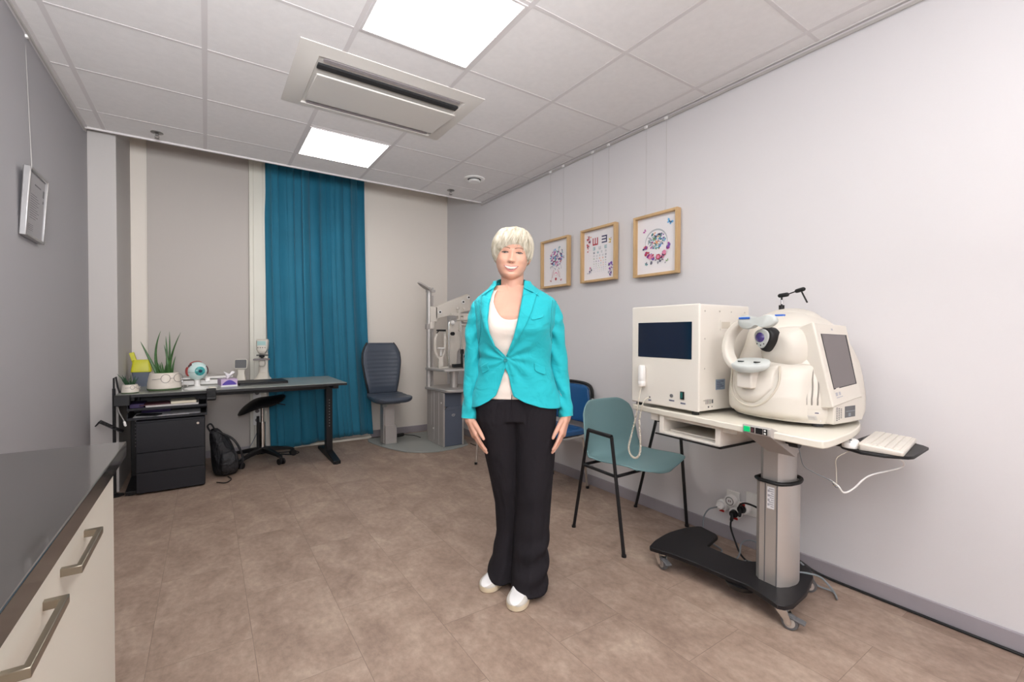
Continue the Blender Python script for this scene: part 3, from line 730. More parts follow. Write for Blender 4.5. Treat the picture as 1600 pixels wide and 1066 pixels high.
# socket strip on the post and its lead
t = empty('wall_socket', (1.00, YB-.0585, .28), 0, 'row of small wall sockets low on the cream post', 'socket')
g = MB(); g.box(-.02, .05, -.006, 0, 0, .42); g.build('plate', 'white', t, bevel=.002)
for k in range(4): MB().lathe([(.001, .0), (.018, 0), (.018, .003), (.001, .003)], c=(.015, -.006, .05+k*.09), axis=(0, -1, 0)).build('outlet', 'slot_grey', t)
tag(MB().tube(smooth_path([(1.015, YB-.07, .33), (1.02, YB-.12, .25), (.93, YB-.2, .08), (.82, .80, .012), (.76, .72, .008)], 10), .004, 6).build('power_cable', 'cordgrey'), 'thin grey cable running from the post sockets to the floor behind the stool', 'cable')
tag(MB().tube(smooth_path([(1.20, .93, .006), (1.28, .86, .006), (1.36, .90, .006), (1.33, 1.00, .006), (1.24, .99, .006), (1.13, 1.02, .006)], 10), .004, 6).build('power_cable', 'black'), 'black cable loop on the floor below the curtain', 'cable')
tag(MB().tube(smooth_path([(.66, .27, .006), (.72, .22, .006), (.76, .30, .006), (.74, .40, .006)], 10), .004, 6).build('power_cable', 'black'), 'short black cable on the floor beside the pedestal', 'cable')

# ---------------------------------------------------------------- curtain
def curtain():
    g = MB(); nu, nv = 260, 50
    def fn(u, v):
        # v 0 bottom .. 1 top
        flare = (1-v)**2.2
        x0 = 1.085+.035*flare; x1 = 2.055+.10*flare
        z = .035+v*2.98
        # uneven pleats
        ph = u*2*PI*7.5+1.5*math.sin(u*9)+.6*math.sin(u*17+1)
        amp = .055*(.65+.35*math.sin(u*13+2))*(.65+.35*v)
        x = x0+(x1-x0)*u+.016*math.sin(ph*2+v)
        y = YB-.085+amp*math.sin(ph+.5*math.sin(v*3+u*7))+.008*math.sin(ph*2.3+v*2)-.02*flare
        z += (1-v)**8*(-.018*math.sin(u*5+1)+.02*(u))
        return (x, y, z)
    g.grid(fn, nu, nv)
    return tag(g.build('curtain', 'curtain', solid=.002, angle=80), 'long teal pleated curtain hanging from ceiling to floor', 'curtain')
curtain()
MB().box
g = MB(); g.box(1.02, 2.10, YB-.10, YB-.07, 2.99, 3.0); tag(g.build('curtain_track', 'alu'), kind='structure')
# ---------------------------------------------------------------- exam chair and refraction unit
def cushion(g, fn, nu, nv, th):
    "closed padded shell around a surface fn(u,v)->(point, normal)"
    top = []; bot = []
    N_ = 56
    rs = []
    for (s, o) in ((.05, 1), (.4, 1), (.7, 1), (.88, .97), (.96, .8), (1.0, .35), (1.0, -.35), (.96, -.8), (.85, -1), (.5, -1), (.05, -1)):
        ring = []
        for k in range(N_):
            a = 2*PI*k/N_; p, n = fn(math.cos(a)*s, math.sin(a)*s)
            ring.append(tuple(Vector(p)+Vector(n)*th*o))
        rs.append(ring)
    g.rings(rs)
def sq(u, v, e=.55):
    "disc -> squircle"
    r = math.hypot(u, v)
    if r < 1e-6: return 0, 0
    m = max(abs(u), abs(v))/r
    k = (1/m)**e
    return u*k, v*k
t = empty('exam_chair', (2.222, .76, 0), 0, 'dark slate padded examination chair on a grey column beside the curtain', 'chair')
HB = .565
def back_profile(v):   # v -1 bottom .. 1 top
    hw = np.interp(v, [-1, -.75, -.3, .25, .6, .85, 1.0], [.15, .165, .19, .212, .205, .175, .145])
    y = np.interp(v, [-1, -.6, 0, 1], [.20, .205, .235, .275]); z = .53+(v+1)/2*HB
    return hw, y, z
g = MB()
def fb(u, v):
    a, b = sq(u, v, .85); hw, y, z = back_profile(b)
    hw = hw/ max(1e-3, 1)
    return (a*hw*1.02, y-.03*(a*a), z), (0, -1, .12)
rs = []; NV = 46
for i in range(NV+1):
    v = -1+2*i/NV; hw, y, z = back_profile(v)
    rib = .006*abs(math.sin(v*PI*6.5)) if abs(v) < .82 else 0
    e = (1-abs(v)**14)**.5
    th = .028*max(e, .15); ring = []
    for k in range(40):
        a = 2*PI*k/40; cx = math.cos(a); sy = math.sin(a)
        x = hw*math.copysign(abs(cx)**.35, cx)*(.96+.04*e)
        yy = y-.035*(x/.2)**2-math.copysign(abs(sy)**.55, sy)*(th+(rib if sy > 0 and abs(x) < hw*.86 else 0))
        ring.append((x, yy, z))
    rs.append(ring)
g.rings(rs); g.build('backrest', 'navy', t, angle=60)
rs = []; NV = 30
for i in range(NV+1):
    v = i/NV; y = .245-.50*v; hw = np.interp(v, [0, .25, .8, .95, 1], [.155, .195, .205, .185, .155])
    e = (1-abs(2*v-1)**12)**.5; th = .032*max(e, .12); z = .515-.03*math.sin(v*PI*.7)+.015*v
    rib = .004*abs(math.sin(v*PI*5)) if .2 < v < .85 else 0
    rs.append([(hw*math.copysign(abs(math.cos(a))**.35, math.cos(a)), y, z+.02*(math.cos(a))**2*1+math.copysign(abs(math.sin(a))**.55, math.sin(a))*(th)+(rib if math.sin(a) > 0 else 0)) for a in [2*PI*k/40 for k in range(40)]])
g = MB(); g.rings(rs); g.build('seat', 'navy', t, angle=60)
g = MB(); P = []
for i in range(21):
    v = -1+2*i/20; hw, y, z = back_profile(v); P.append((-hw-.004, y-.035*(hw/.2)**2+.01, z))
for x_ in (-1, 1): g.tube([(p[0]*(-x_), p[1], p[2]) for p in P], .010, 8)
g.build('piping', 'black', t)
g = MB(); g.box(-.10, .10, -.10, .12, .445, .475); g.box(-.11, -.06, -.14, -.11, .43, .46); g.build('seat_mount', 'greyplate', t, bevel=.004)
g = MB(); g.box(-.055, .055, -.05, .05, .20, .45); g.box(-.07, -.057, -.052, .052, .028, .45); g.build('column_upper', 'alu_plain', t, bevel=.004)
g = MB(); g.box(-.053, .075, -.062, .062, .02, .215); g.build('column_lower', 'alu_plain', t, bevel=.004)
MB().box(-.085, .085, -.07, .07, .0125, .022).build('column_flange', 'greyplate', t, bevel=.003)

poly = [(2.10, 1.10), (2.07, .97), (2.10, .80), (2.16, .55), (2.25, .34), (2.38, .22), (2.52, .165), (2.68, .17), (2.82, .20), (2.93, .26), (3.0, .45), (3.0, 1.10)]
P = [(p.x, p.y) for p in smooth_path([(x, y, 0) for x, y in poly], 3, True)]
tag(MB().prism(poly, 0, .012).build('floor_plate', 'greyplate', bevel=.004), 'curved grey steel floor plate under the exam chair and the refraction unit', 'floor plate')

t = empty('refraction_unit', (2.64, .265, 0), 0, 'beige and navy refraction unit with shelf, lamp pole and slit lamp beside the exam chair', 'refraction unit')
# cabinet: local x 0..0.24 width, y 0..0.42 depth
g = MB()
side = [(0, .013), (.24, .013)]
g.prism([(.0, .013), (.40, .013), (.42, .12), (.42, .605), (.0, .575)], 0, .018, Matrix(((0, 0, 1, 0), (1, 0, 0, 0), (0, 1, 0, 0), (0, 0, 0, 1))))
g.prism([(.0, .013), (.40, .013), (.42, .12), (.42, .605), (.0, .575)], .222, .24, Matrix(((0, 0, 1, 0), (1, 0, 0, 0), (0, 1, 0, 0), (0, 0, 0, 1))))
g.box(.018, .222, .39, .41, .013, .58)
cabx = g.build('side_panel', 'alu_plain', t, bevel=.003)
g = MB(); g.box(-.0015, 0, .11, .115, .02, .585); g.box(-.0015, 0, .23, .235, .05, .59); g.box(-.0015, 0, .30, .304, .2, .59); g.cyl((-.006, .05, .47), (0, .05, .47), .009); g.cyl((-.006, .25, .17), (0, .25, .17), .009)
g.build('panel_grooves', 'grid', cabx)
g = MB(); g.box(.018, .222, .004, .012, .015, .395); g.prism([(.018, .395), (.222, .395), (.222, .43), (.055, .43)], 0, .03, Matrix(((1, 0, 0, 0), (0, 0, 1, 0), (0, 1, 0, 0), (0, 0, 0, 1))))
g.build('front_panel', 'navypanel', t, bevel=.002)
MB().box(.018, .222, .03, .05, .43, .575).build('recess_panel', 'navypanel', t)
g = MB(); g.tube([(.12+.022*math.cos(a)*(1 if a < 5 else .5), .002, .34+.012*math.sin(a)) for a in [k*.35+.6 for k in range(17)]], .0022, 6); g.tube([(.105, .002, .338), (.12, .002, .342), (.135, .002, .339)], .0022, 6); g.build('emblem', 'alu', t)
# table top of the cabinet (rounded)
g = MB(); g.prism([(p.x, p.y) for p in smooth_path([(-.01, .43, 0), (-.012, .20, 0), (.01, -.02, 0), (.10, -.075, 0), (.25, -.075, 0), (.40, -.03, 0), (.40, .43, 0)], 4, True)], .585, .615)
g.build('instrument_table', 'alu', t, bevel=.006)
g = MB(); g.cyl((.20, .16, .615), (.20, .16, .77), .042, n=28); g.lathe([(.055, .76), (.055, .80), (.042, .80)], c=(.20, .16, 0)); g.build('lift_column', 'steel', t)
g = MB(); g.prism([(-.03, .40), (-.035, .20), (.02, .02), (.06, .0), (.46, -.02), (.46, .34), (.30, .40)], .80, .825); g.build('shelf', 'alu', t, bevel=.005)
# pole
g = MB(); g.cyl((.0, .37, .61), (.0, .37, 1.66), .028, n=28); g.build('pole', 'alu', t)
g = MB(); g.box(.02, .055, .37, .40, .61, 1.62); g.build('pole_rail', 'alu_plain', t, bevel=.004)
g = MB(); g.cyl((.0, .37, 1.655), (.0, .37, 1.69), .034); g.box(-.02, .07, .35, .39, 1.66, 1.685); g.cyl((-.0, .36, 1.685), (0, .36, 1.71), .012); g.cyl((.04, .37, 1.685), (.04, .37, 1.71), .012); g.build('pole_cap', 'alu_plain', t, bevel=.002)
g = MB(); R = Matrix.Rotation(math.radians(24), 4, 'Y')
g.prism([(p.x, p.y) for p in smooth_path([(-.16, -.022, 0), (-.19, 0, 0), (-.16, .022, 0), (-.08, .034, 0), (0, .018, 0), (0, -.018, 0), (-.08, -.034, 0)], 5, True)], -.008, .010, Matrix.Translation((.0, .35, 1.675)) @ Matrix.Rotation(math.radians(20), 4, 'Z') @ R)
g.build('lamp_head', 'alu_plain', t, bevel=.003)
g = MB(); g.box(-.0, .085, .33, .41, 1.33, 1.50); g.cyl((.03, .37, 1.25), (.03, .37, 1.34), .04); g.build('arm_bracket', 'devgrey', t, bevel=.006)
g = MB(); g.box(-.035, .0, .34, .40, 1.25, 1.31); g.build('bracket_clamp', 'alu_plain', t, bevel=.004)
# wide phoropter arm: wedge rising to the right
g = MB(); XZ = Matrix(((1, 0, 0, 0), (0, 0, 1, 0), (0, 1, 0, 0), (0, 0, 0, 1)))
g.prism([(.06, 1.36), (.50, 1.47), (.50, 1.64), (.46, 1.66), (.06, 1.50)], .33, .39, XZ); g.build('phoropter_arm', 'devgrey', t, bevel=.008)
g = MB()
for (x, z) in ((.11, 1.44), (.40, 1.565), (.47, 1.62)): g.cyl((x, .335, z), (x, .318, z), .022, n=18); 
ph = g.build('knobs', 'white', t)
g = MB()
for (x, z) in ((.11, 1.44), (.40, 1.565), (.47, 1.62)): g.cyl((x, .318, z), (x, .312, z), .010, n=14)
g.build('knob_caps', 'black', ph)
g = MB(); g.box(.22, .46, .25, .30, 1.40, 1.43); g.box(.20, .50, .25, .30, 1.29, 1.315); g.box(.30, .325, .24, .29, 1.26, 1.47); g.cyl((.30, .26, 1.475), (.30, .26, 1.50), .016); g.cyl((.38, .26, 1.47), (.38, .26, 1.495), .014)
g.cyl((.33, .22, 1.37), (.33, .27, 1.37), .016); g.cyl((.27, .23, 1.355), (.45, .23, 1.355), .008); g.box(.36, .43, .24, .28, 1.33, 1.40); g.cyl((.31, .215, 1.24), (.31, .25, 1.24), .014)
g.build('phoropter', 'devgrey', t, bevel=.003)
# hanging oval chin rest frame
g = MB(); g.tube(smooth_path([(.03, .22, 1.20), (.005, .22, 1.12), (.012, .22, 1.0), (.06, .22, .93), (.11, .22, .99), (.125, .22, 1.10), (.12, .22, 1.22)], 8), .015, 10)
g.box(.045, .095, .205, .235, .835, .95); g.box(.045, .18, .205, .235, .825, .84); g.build('headrest_frame', 'devgrey', t, bevel=.002)
g = MB(); g.box(.02, .12, .19, .22, 1.225, 1.245); g.tube([(.02, .22, 1.20), (.05, .21, 1.235), (.12, .21, 1.24)], .006, 8); g.build('forehead_band', 'black', t, bevel=.003)
g = MB(); g.box(.03, .105, .18, .24, 1.035, 1.05); g.cyl((.07, .21, .96), (.07, .21, 1.035), .010); g.build('chin_rest', 'white', t, bevel=.004)
# slit lamp: two chrome rods, arms, microscope body
g = MB(); g.cyl((.155, .19, .83), (.155, .19, 1.28), .008); g.tube(smooth_path([(.155, .19, 1.28), (.16, .19, 1.33), (.19, .20, 1.355), (.26, .22, 1.36)], 6), .007, 8); g.cyl((.29, .17, .83), (.29, .17, 1.33), .006); g.build('lamp_rods', 'chrome', t)
for x in (.155, .29): MB().lathe([(.025, .83), (.022, .86), (.012, .87)], c=(x, .18, -.05)).build('rod_foot', 'white', t)
g = MB(); g.ball((.19, .17, 1.32), .026); g.ball((.45, .17, 1.33), .026); g.build('white_knobs', 'white', t)
g = MB(); g.rings([[(x*sx+cx, y*.05+.27, z) for x, y in rrect(1, 1, .2)] for z, sx, cx in ((.85, .10, .23), (1.0, .13, .23), (1.05, .17, .25), (1.2, .20, .27), (1.30, .14, .28), (1.33, .08, .27))]); g.build('microscope_body', 'devgrey', t)
g = MB(); g.rings([[(x*sx+cx, y*.05+.30, z) for x, y in rrect(1, 1, .2)] for z, sx, cx in ((1.0, .10, .42), (1.1, .15, .43), (1.27, .17, .43), (1.32, .08, .42))]); g.build('lamp_housing', 'devgrey', t)
g = MB(); g.rings([[(x*sx+cx, y*.07+.14, z) for x, y in rrect(1, 1, .12)] for z, sx, cx in ((.828, .25, .42), (.86, .25, .42), (.89, .20, .42), (.93, .19, .43), (1.0, .14, .44), (1.02, .1, .44))]); g.build('joystick_base', 'devgrey', t)
g = MB(); g.cyl((.285, .13, .83), (.285, .13, .98), .011); g.cyl((.285, .13, .98), (.285, .13, 1.03), .020); g.cyl((.165, .10, 1.20), (.165, .14, 1.20), .02); g.box(.17, .28, .10, .15, .832, .87); g.box(.44, .48, .09, .14, 1.12, 1.26); g.box(.43, .49, .10, .15, 1.26, 1.28); g.build('black_controls', 'black', t, bevel=.003)
g = MB(); g.tube(smooth_path([(.30, .12, .94), (.33, .10, 1.0), (.38, .10, .98), (.45, .10, 1.0)], 8), .0045, 6); g.tube(smooth_path([(.27, .10, .85), (.25, .09, .93), (.27, .10, 1.02)], 8), .0045, 6); g.tube(smooth_path([(.31, .09, .87), (.35, .08, .91), (.42, .08, .89)], 8), .0045, 6); g.build('cables', 'black', t)
# floor cables at the unit
g = MB(); g.capsule((2.36, .98, .034), (2.47, .99, .034), .02); o = g.build('power_adapter', 'black'); tag(o, 'black power adapter on the floor plate between chair and unit', 'adapter')
tag(MB().tube(smooth_path([(2.13, 1.12, .006), (2.22, 1.14, .006), (2.30, 1.04, .018), (2.35, .98, .030)], 8), .004, 6).build('power_cable', 'black'), 'black cable from the curtain to the power adapter', 'cable')
tag(MB().tube(smooth_path([(2.485, .99, .034), (2.53, 1.0, .02), (2.58, .96, .018), (2.60, .90, .018), (2.61, .80, .018)], 8), .004, 6).build('power_cable', 'black'), 'black cable from the power adapter to the refraction unit', 'cable')
tag(MB().tube(smooth_path([(2.95, .25, .02), (2.98, .19, .006), (3.04, .15, .006), (3.09, .22, .006), (3.11, .3, .02)], 8), .004, 6).build('power_cable', 'black'), 'thin black cable on the floor right of the refraction unit', 'cable')

# ---------------------------------------------------------------- blue upholstered chairs (backs to the wall, facing into the room)
def blue_chair():
    t = empty('visitor_chair', (2.84, -1.24, 0), 0)
    # local: faces -x
    g = MB(); rs = []
    for i in range(21):
        v = i/20; z = .50+.295*v; hw = np.interp(v, [0, .1, .6, .9, 1], [.185, .205, .215, .19, .14]); e = max((1-abs(2*v-1)**10)**.5, .1)
        rs.append([(.21+.03*v+.02*(1-(hw*math.cos(a)/.2)**2)+math.copysign(abs(math.sin(a))**.5, math.sin(a))*.018*e, hw*math.copysign(abs(math.cos(a))**.4, math.cos(a)), z) for a in [2*PI*k/36 for k in range(36)]])
    g.rings(rs); bk = g.build('backrest', 'blueplastic', t, angle=60)
    g = MB()
    P = [(.242, -.212, .50), (.25, -.222, .65), (.262, -.205, .76), (.266, -.15, .802), (.268, 0, .812), (.266, .15, .802), (.262, .205, .76), (.25, .222, .65), (.242, .212, .50)]
    g.tube(smooth_path(P, 5), .012, 8); g.build('back_rim', 'black', bk)
    g = MB(); rs = []
    for z, s in ((.425, .94), (.43, 1), (.455, 1), (.468, .94)): rs.append([(x*s-.0, y*s, z) for x, y in rrect(.42, .44, .06)])
    g.rings(rs); g.build('seat', 'blueplastic', t)
    g = MB(); g.rings([[(x*s, y*s, z) for x, y in rrect(.425, .445, .06)] for z, s in ((.412, .96), (.425, 1), (.429, 1))]); g.build('seat_shell', 'black', t)
    for s in (-1, 1):
        MB().tube(smooth_path([(-.20, .215*s, 0), (-.185, .215*s, .20), (-.165, .215*s, .395), (-.13, .215*s, .412), (.0, .215*s, .412)], 6), .011, 10).build('leg', 'chrome', t)
        MB().tube(smooth_path([(.0, .215*s, .412), (.12, .215*s, .412), (.165, .215*s, .39), (.185, .215*s, .2), (.21, .215*s, 0)], 6), .011, 10).build('leg', 'chrome', t)
        MB().tube(smooth_path([(.10, .215*s, .412), (.19, .222*s, .43), (.235, .225*s, .52), (.25, .225*s, .70)], 6), .010, 10).build('back_support', 'chrome', t)
        for x in (-.20, .21): MB().cyl((x, .215*s, 0), (x, .215*s, .02), .0135, n=12).build('foot', 'black', t)
    return t
b1 = blue_chair(); tag(b1, 'blue vinyl chair with chrome legs between the woman and the green chair', 'chair', 'blue visitor chairs along the right wall')
b2 = copy_tree(b1); b2.location = (2.845, -.63, 0); tag(b2, 'blue chair mostly hidden behind the woman, one chrome leg showing', 'chair', 'blue visitor chairs along the right wall')

# ---------------------------------------------------------------- green shell chair
t = empty('shell_chair', (2.79, -2.13, 0), 0, 'dusty teal plastic shell chair with thin black legs and armrests', 'chair')
prof = smooth_path([(0, -.270, .412), (0, -.258, .430), (0, -.20, .445), (0, -.10, .440), (0, 0, .432), (0, .09, .432), (0, .155, .448), (0, .193, .50), (0, .212, .58), (0, .226, .65), (0, .238, .715), (0, .246, .775)], 5)
def shell(u, v):
    n = len(prof)-1; q = v*n; i = min(int(q), n-1); p = prof[i].lerp(prof[i+1], q-i)
    hw = np.interp(v, [0, .06, .15, .35, .5, .6, .75, .9, 1], [.13, .185, .222, .235, .232, .228, .222, .212, .195])
    # round the corners of the front and the top
    x = (u*2-1)
    s = np.interp(v, [0, .45, .6, 1], [1, 1, 0, 0])
    ux = abs(x)
    y = p.y-(1-s)*.055*ux**2.2; z = p.z+s*(.022*ux**2.5)
    if v > .86: z -= (v-.86)/.14*.045*max(0, ux-.55)**2/.2
    if v < .15: y += (1-v/.15)*.05*ux**2
    return (x*hw*1.04-.022, y, z)
g = MB(); g.grid(shell, 30, 48); g.build('seat_shell', 'greenplastic', t, solid=.007, angle=70)
g = MB(); g.box(-.12, .12, -.13, .10, .405, .425); g.build('under_seat_plate', 'black', t, bevel=.006)
fx = {-1: (-.305, .20, -.335, -.235, -.32, .06, -.325, -.13), 1: (.275, .21, .29, -.185, .285, .05, .275, -.14)}
for s in (-1, 1):
    rx, ry, fx_, fy, arx, ary, afx, afy = fx[s]
    # rear leg: foot -> arm rear; front leg: foot -> arm front
    zA = .632
    MB().tube([(rx, ry, 0), (arx, ary, zA)], .0098, 10).build('leg', 'blackmetal', t)
    MB().tube([(fx_, fy, 0), (afx, afy, zA-.006)], .0098, 10).build('leg', 'blackmetal', t)
    MB().tube([(arx, ary-.0, zA), (afx, afy, zA-.004)], .0115, 10).build('armrest', 'blackmetal', t)
    for (x, y) in ((rx, ry), (fx_, fy)): MB().cyl((x, y, 0), (x, y, .012), .013, n=14).build('foot', 'black', t)
def at(s, rear, z):
    rx, ry, fx_, fy, arx, ary, afx, afy = fx[s]; a, b = ((rx, ry), (arx, ary)) if rear else ((fx_, fy), (afx, afy))
    q = z/.632; return (a[0]+(b[0]-a[0])*q, a[1]+(b[1]-a[1])*q, z)
for rear in (True, False): MB().tube([at(-1, rear, .415), at(1, rear, .415)], .009, 10).build('cross_tube', 'blackmetal', t)
for s in (-1, 1): MB().tube([at(s, True, .415), at(s, False, .415)], .009, 10).build('side_tube', 'blackmetal', t)
# ---------------------------------------------------------------- height adjustable instrument table
ZT = .82
t = empty('instrument_table', (2.70, -3.02, 0), 0, 'cream-topped height-adjustable instrument table on a black wheeled base', 'table')
O_ = Vector((2.70, -3.02, 0))
def L2(pts): return [(x-O_.x, y-O_.y) for x, y in pts]
top = [(2.515, -2.372), (2.411, -3.30), (2.418, -3.318), (2.44, -3.325)]+[(p.x, p.y) for p in smooth_path([(2.50, -3.325, 0), (2.70, -3.31, 0), (2.90, -3.27, 0), (3.035, -3.215, 0)], 4)]+[(3.055, -3.19), (3.10, -2.40), (3.07, -2.36), (2.60, -2.345), (2.53, -2.352)]
MB().prism(L2(top), ZT-.028, ZT).build('tabletop', 'cream', t, bevel=.004)
# drawer frame below
A = Vector((-.056, -.998, 0)); Wd = Vector((.998, -.056, 0)); 
def obx(g, org, u0, u1, w0, w1, z0, z1):
    vs = [tuple(Vector(org)-O_+A*u+Wd*w+Vector((0, 0, z))) for z in (z0, z1) for (u, w) in ((u0, w0), (u1, w0), (u1, w1), (u0, w1))]
    g.add(vs, [(0, 1, 2, 3), (7, 6, 5, 4), (0, 4, 5, 1), (1, 5, 6, 2), (2, 6, 7, 3), (3, 7, 4, 0)])
g = MB(); org = (2.50, -2.50, 0)
obx(g, org, -.02, .03, .02, .40, .755, .792); obx(g, org, .05, .075, .005, .38, .705, .792); obx(g, org, .365, .39, .005, .38, .705, .792); obx(g, org, .05, .39, .005, .40, .700, .711); obx(g, org, .05, .39, .36, .38, .71, .79)
obx(g, org, .39, .46, .02, .38, .765, .792); obx(g, org, .075, .365, .012, .022, .775, .792)
df = g.build('drawer_frame', 'boxwhite', t, bevel=.002)
g = MB(); obx(g, org, .08, .362, .05, .35, .712, .720); g.build('drawer_tray', 'devwhite', df)
g = MB(); obx(g, org, .03, .40, -.004, .006, .693, .699); obx(g, org, .385, .40, -.004, .34, .693, .699); g.build('drawer_underside_rail', 'black', df)
g = MB(); c = Vector(org)-O_+A*.20+Wd*.04+Vector((0, 0, .688)); g.cyl(tuple(c), tuple(c+Vector((0, 0, .014))), .013); g.build('drawer_knob', 'cream', df)
# columns
def colring(hw, hd, z, nx=0):
    # rounded column, flat left face and bowed right face
    return [(x*1.0, y, z) for x, y in rrect(2*hd, 2*hw, .022, 5)]
g = MB(); c0 = V(2.725, -3.025, 0)-O_
poly = [(2.640, -2.985), (2.636, -3.062), (2.645, -3.075)]+[(p.x, p.y) for p in smooth_path([(2.68, -3.094, 0), (2.735, -3.102, 0), (2.79, -3.088, 0), (2.815, -3.068, 0)], 4)]+[(2.82, -3.04), (2.82, -2.975), (2.80, -2.962), (2.66, -2.962)]
g.prism(L2(poly), .105, .548); co = g.build('column_outer', 'steel', t, bevel=.003)
inner = [(p[0]*.84+2.73*.16, p[1]*.82-3.025*.18) for p in poly]
g = MB(); g.prism(L2(inner), .40, .79); g.build('column_inner', 'alu', t, bevel=.002)
rim = [(p[0]*1.03-2.73*.03, p[1]*1.04+3.025*.04) for p in poly]
g = MB(); P = [(x-O_.x, y-O_.y, .556) for x, y in rim]; g.tube(P, .0085, 8, closed=True); g.build('column_collar', 'black', t)
g = MB(); g.box(2.6375-O_.x, 2.6385-O_.x, -3.012-O_.y, -3.008-O_.y, .11, .545); g.bar((2.6345-O_.x, -3.062-O_.y, .11), (2.6345-O_.x, -3.062-O_.y, .545), .004, .004, up=(1, 0, 0)); g.build('column_groove', 'rubber', co)
g = MB(); g.box(2.6335-O_.x, 2.6355-O_.x, -3.050-O_.y, -3.020-O_.y, .44, .535); g.mat(1)
for k in range(9): g.box(2.6328-O_.x, 2.6336-O_.x, -3.048-O_.y, -3.036+(k % 3)*.004-O_.y, .448+k*.0095, .4525+k*.0095)
for k in range(4): g.box(2.6328-O_.x, 2.6336-O_.x, -3.031-O_.y, -3.023-O_.y, .452+k*.02, .462+k*.02)
g.build('rating_label', ['labelwhite', 'inkgrey'], co)
# support under the top + control box
g = MB(); g.box(2.56-O_.x, 2.96-O_.x, -3.085-O_.y, -2.965-O_.y, .762, .792); g.box(2.60-O_.x, 2.64-O_.x, -3.10-O_.y, -3.07-O_.y, .70, .79); g.build('top_bracket', 'alu', t, bevel=.004)
# control box: wedge hanging below the front edge
org = (2.424, -3.03, 0)
def wedge(g):
    vs = []
    for u in (0, .115):
        for w, z in ((-.012, .835), (-.012, .802), (.17, .70), (.20, .72), (.12, .792), (0, .835)):
            vs.append(tuple(Vector(org)-O_+A*u+Wd*w+Vector((0, 0, z))))
    n = 6; g.add(vs, [tuple(range(n)), tuple(range(2*n-1, n-1, -1))]+[(i, n+i, n+(i+1) % n, (i+1) % n) for i in range(n)])
g = MB(); wedge(g); cb = g.build('control_box', 'alu_plain', t, bevel=.002)
g = MB(); obx(g, org, .004, .111, -.016, -.011, .806, .832); g.build('control_face', 'alu', cb, bevel=.001)
g = MB(); obx(g, org, .008, .034, -.019, -.015, .8085, .8305); g.build('power_switch', 'greenlamp', cb, bevel=.002)
g = MB(); obx(g, org, .038, .052, -.018, -.015, .8085, .8295); g.mat(1); obx(g, org, .0405, .0495, -.0195, -.0175, .812, .826); g.build('fuse_switch', ['black', 'darkred'], cb)
g = MB(); obx(g, org, .058, .085, -.019, -.015, .8075, .8305); g.build('rocker_switch', 'black', cb, bevel=.0015)
g = MB(); obx(g, org, .088, .104, -.018, -.015, .8075, .8305); g.mat(1); obx(g, org, .0925, .0995, -.0195, -.0175, .8215, .8275); obx(g, org, .0925, .0995, -.0195, -.0175, .810, .816); g.build('height_buttons', ['black', 'white'], cb)
g = MB(); c = Vector(org)-O_+A*.13+Wd*.10+Vector((0, 0, .772)); g.cyl(tuple(c), tuple(c+A*.035), .016); g.cyl(tuple(c-A*.02), tuple(c), .008); g.build('clamp_knob', 'black', t)
# base plate
poly = [(2.478, -2.520), (2.487, -2.508)]+[(p.x, p.y) for p in smooth_path([(2.56, -2.482, 0), (2.70, -2.462, 0), (2.84, -2.475, 0), (2.91, -2.50, 0)], 4)]+[(2.925, -2.515), (2.905, -2.615), (2.885, -2.640), (2.735, -2.672), (2.735, -2.83), (2.745, -2.865), (2.79, -2.90), (2.93, -2.92), (2.955, -2.95), (2.945, -3.05), (2.93, -3.075), (2.86, -3.115), (2.70, -3.155), (2.56, -3.165), (2.52, -3.150), (2.505, -3.128)]+[(p.x, p.y) for p in smooth_path([(2.530, -3.05, 0), (2.548, -2.98, 0), (2.538, -2.90, 0), (2.53, -2.75, 0), (2.51, -2.62, 0)], 3)]
g = MB(); g.prism(L2(poly), .088, .108); g.build('base_plate', 'blackmetal', t, bevel=.003)
def caster(x, y, a, brake):
    g = MB(); c = Vector((x, y, 0))-O_; d = Vector((math.cos(a), math.sin(a), 0)); s = Vector((-d.y, d.x, 0))
    g.cyl(tuple(c+Vector((0, 0, .074))), tuple(c+Vector((0, 0, .09))), .026, .030)
    for e in (-1, 1):
        q = c+s*e*.018
        poly_ = [(-.024, .078), (.022, .078), (.038, .04), (.036, .028), (.022, .024), (.0, .05)]
        vs = [tuple(q+d*px+s*e*tt+Vector((0, 0, pz))) for tt in (0, .003) for px, pz in poly_]
        n = 6; g.add(vs, [tuple(range(n)), tuple(range(2*n-1, n-1, -1))]+[(i, n+i, n+(i+1) % n, (i+1) % n) for i in range(n)])
    k = g.build('caster', 'chrome', t)
    w = c+d*.028+Vector((0, 0, .032))
    g = MB(); g.lathe([(.020, -.011), (.030, -.010), (.032, -.005), (.032, .005), (.030, .010), (.020, .011)], c=w, axis=s, n=28); g.build('wheel', 'rubber', k)
    g = MB(); g.lathe([(.003, -.014), (.021, -.012), (.021, .012), (.003, .014)], c=w, axis=s, n=20); g.build('wheel_hub', 'steel', k)
    if brake:
        g = MB(); g.bar(tuple(w+Vector((0, 0, .022))), tuple(w+d*.055+Vector((0, 0, .012))), .03, .008); g.build('brake_lever', 'rubber', k, bevel=.002)
caster(2.535, -2.535, -1.9, True); caster(2.555, -3.125, -1.35, True); caster(2.915, -3.045, -1.2, False); caster(2.885, -2.515, -1.8, False)
g = MB(); g.lathe([(.001, .062), (.06, .062), (.075, .087), (.001, .087)], c=(2.60-O_.x, -2.93-O_.y, 0)); g.build('cable_reel', 'black', t)
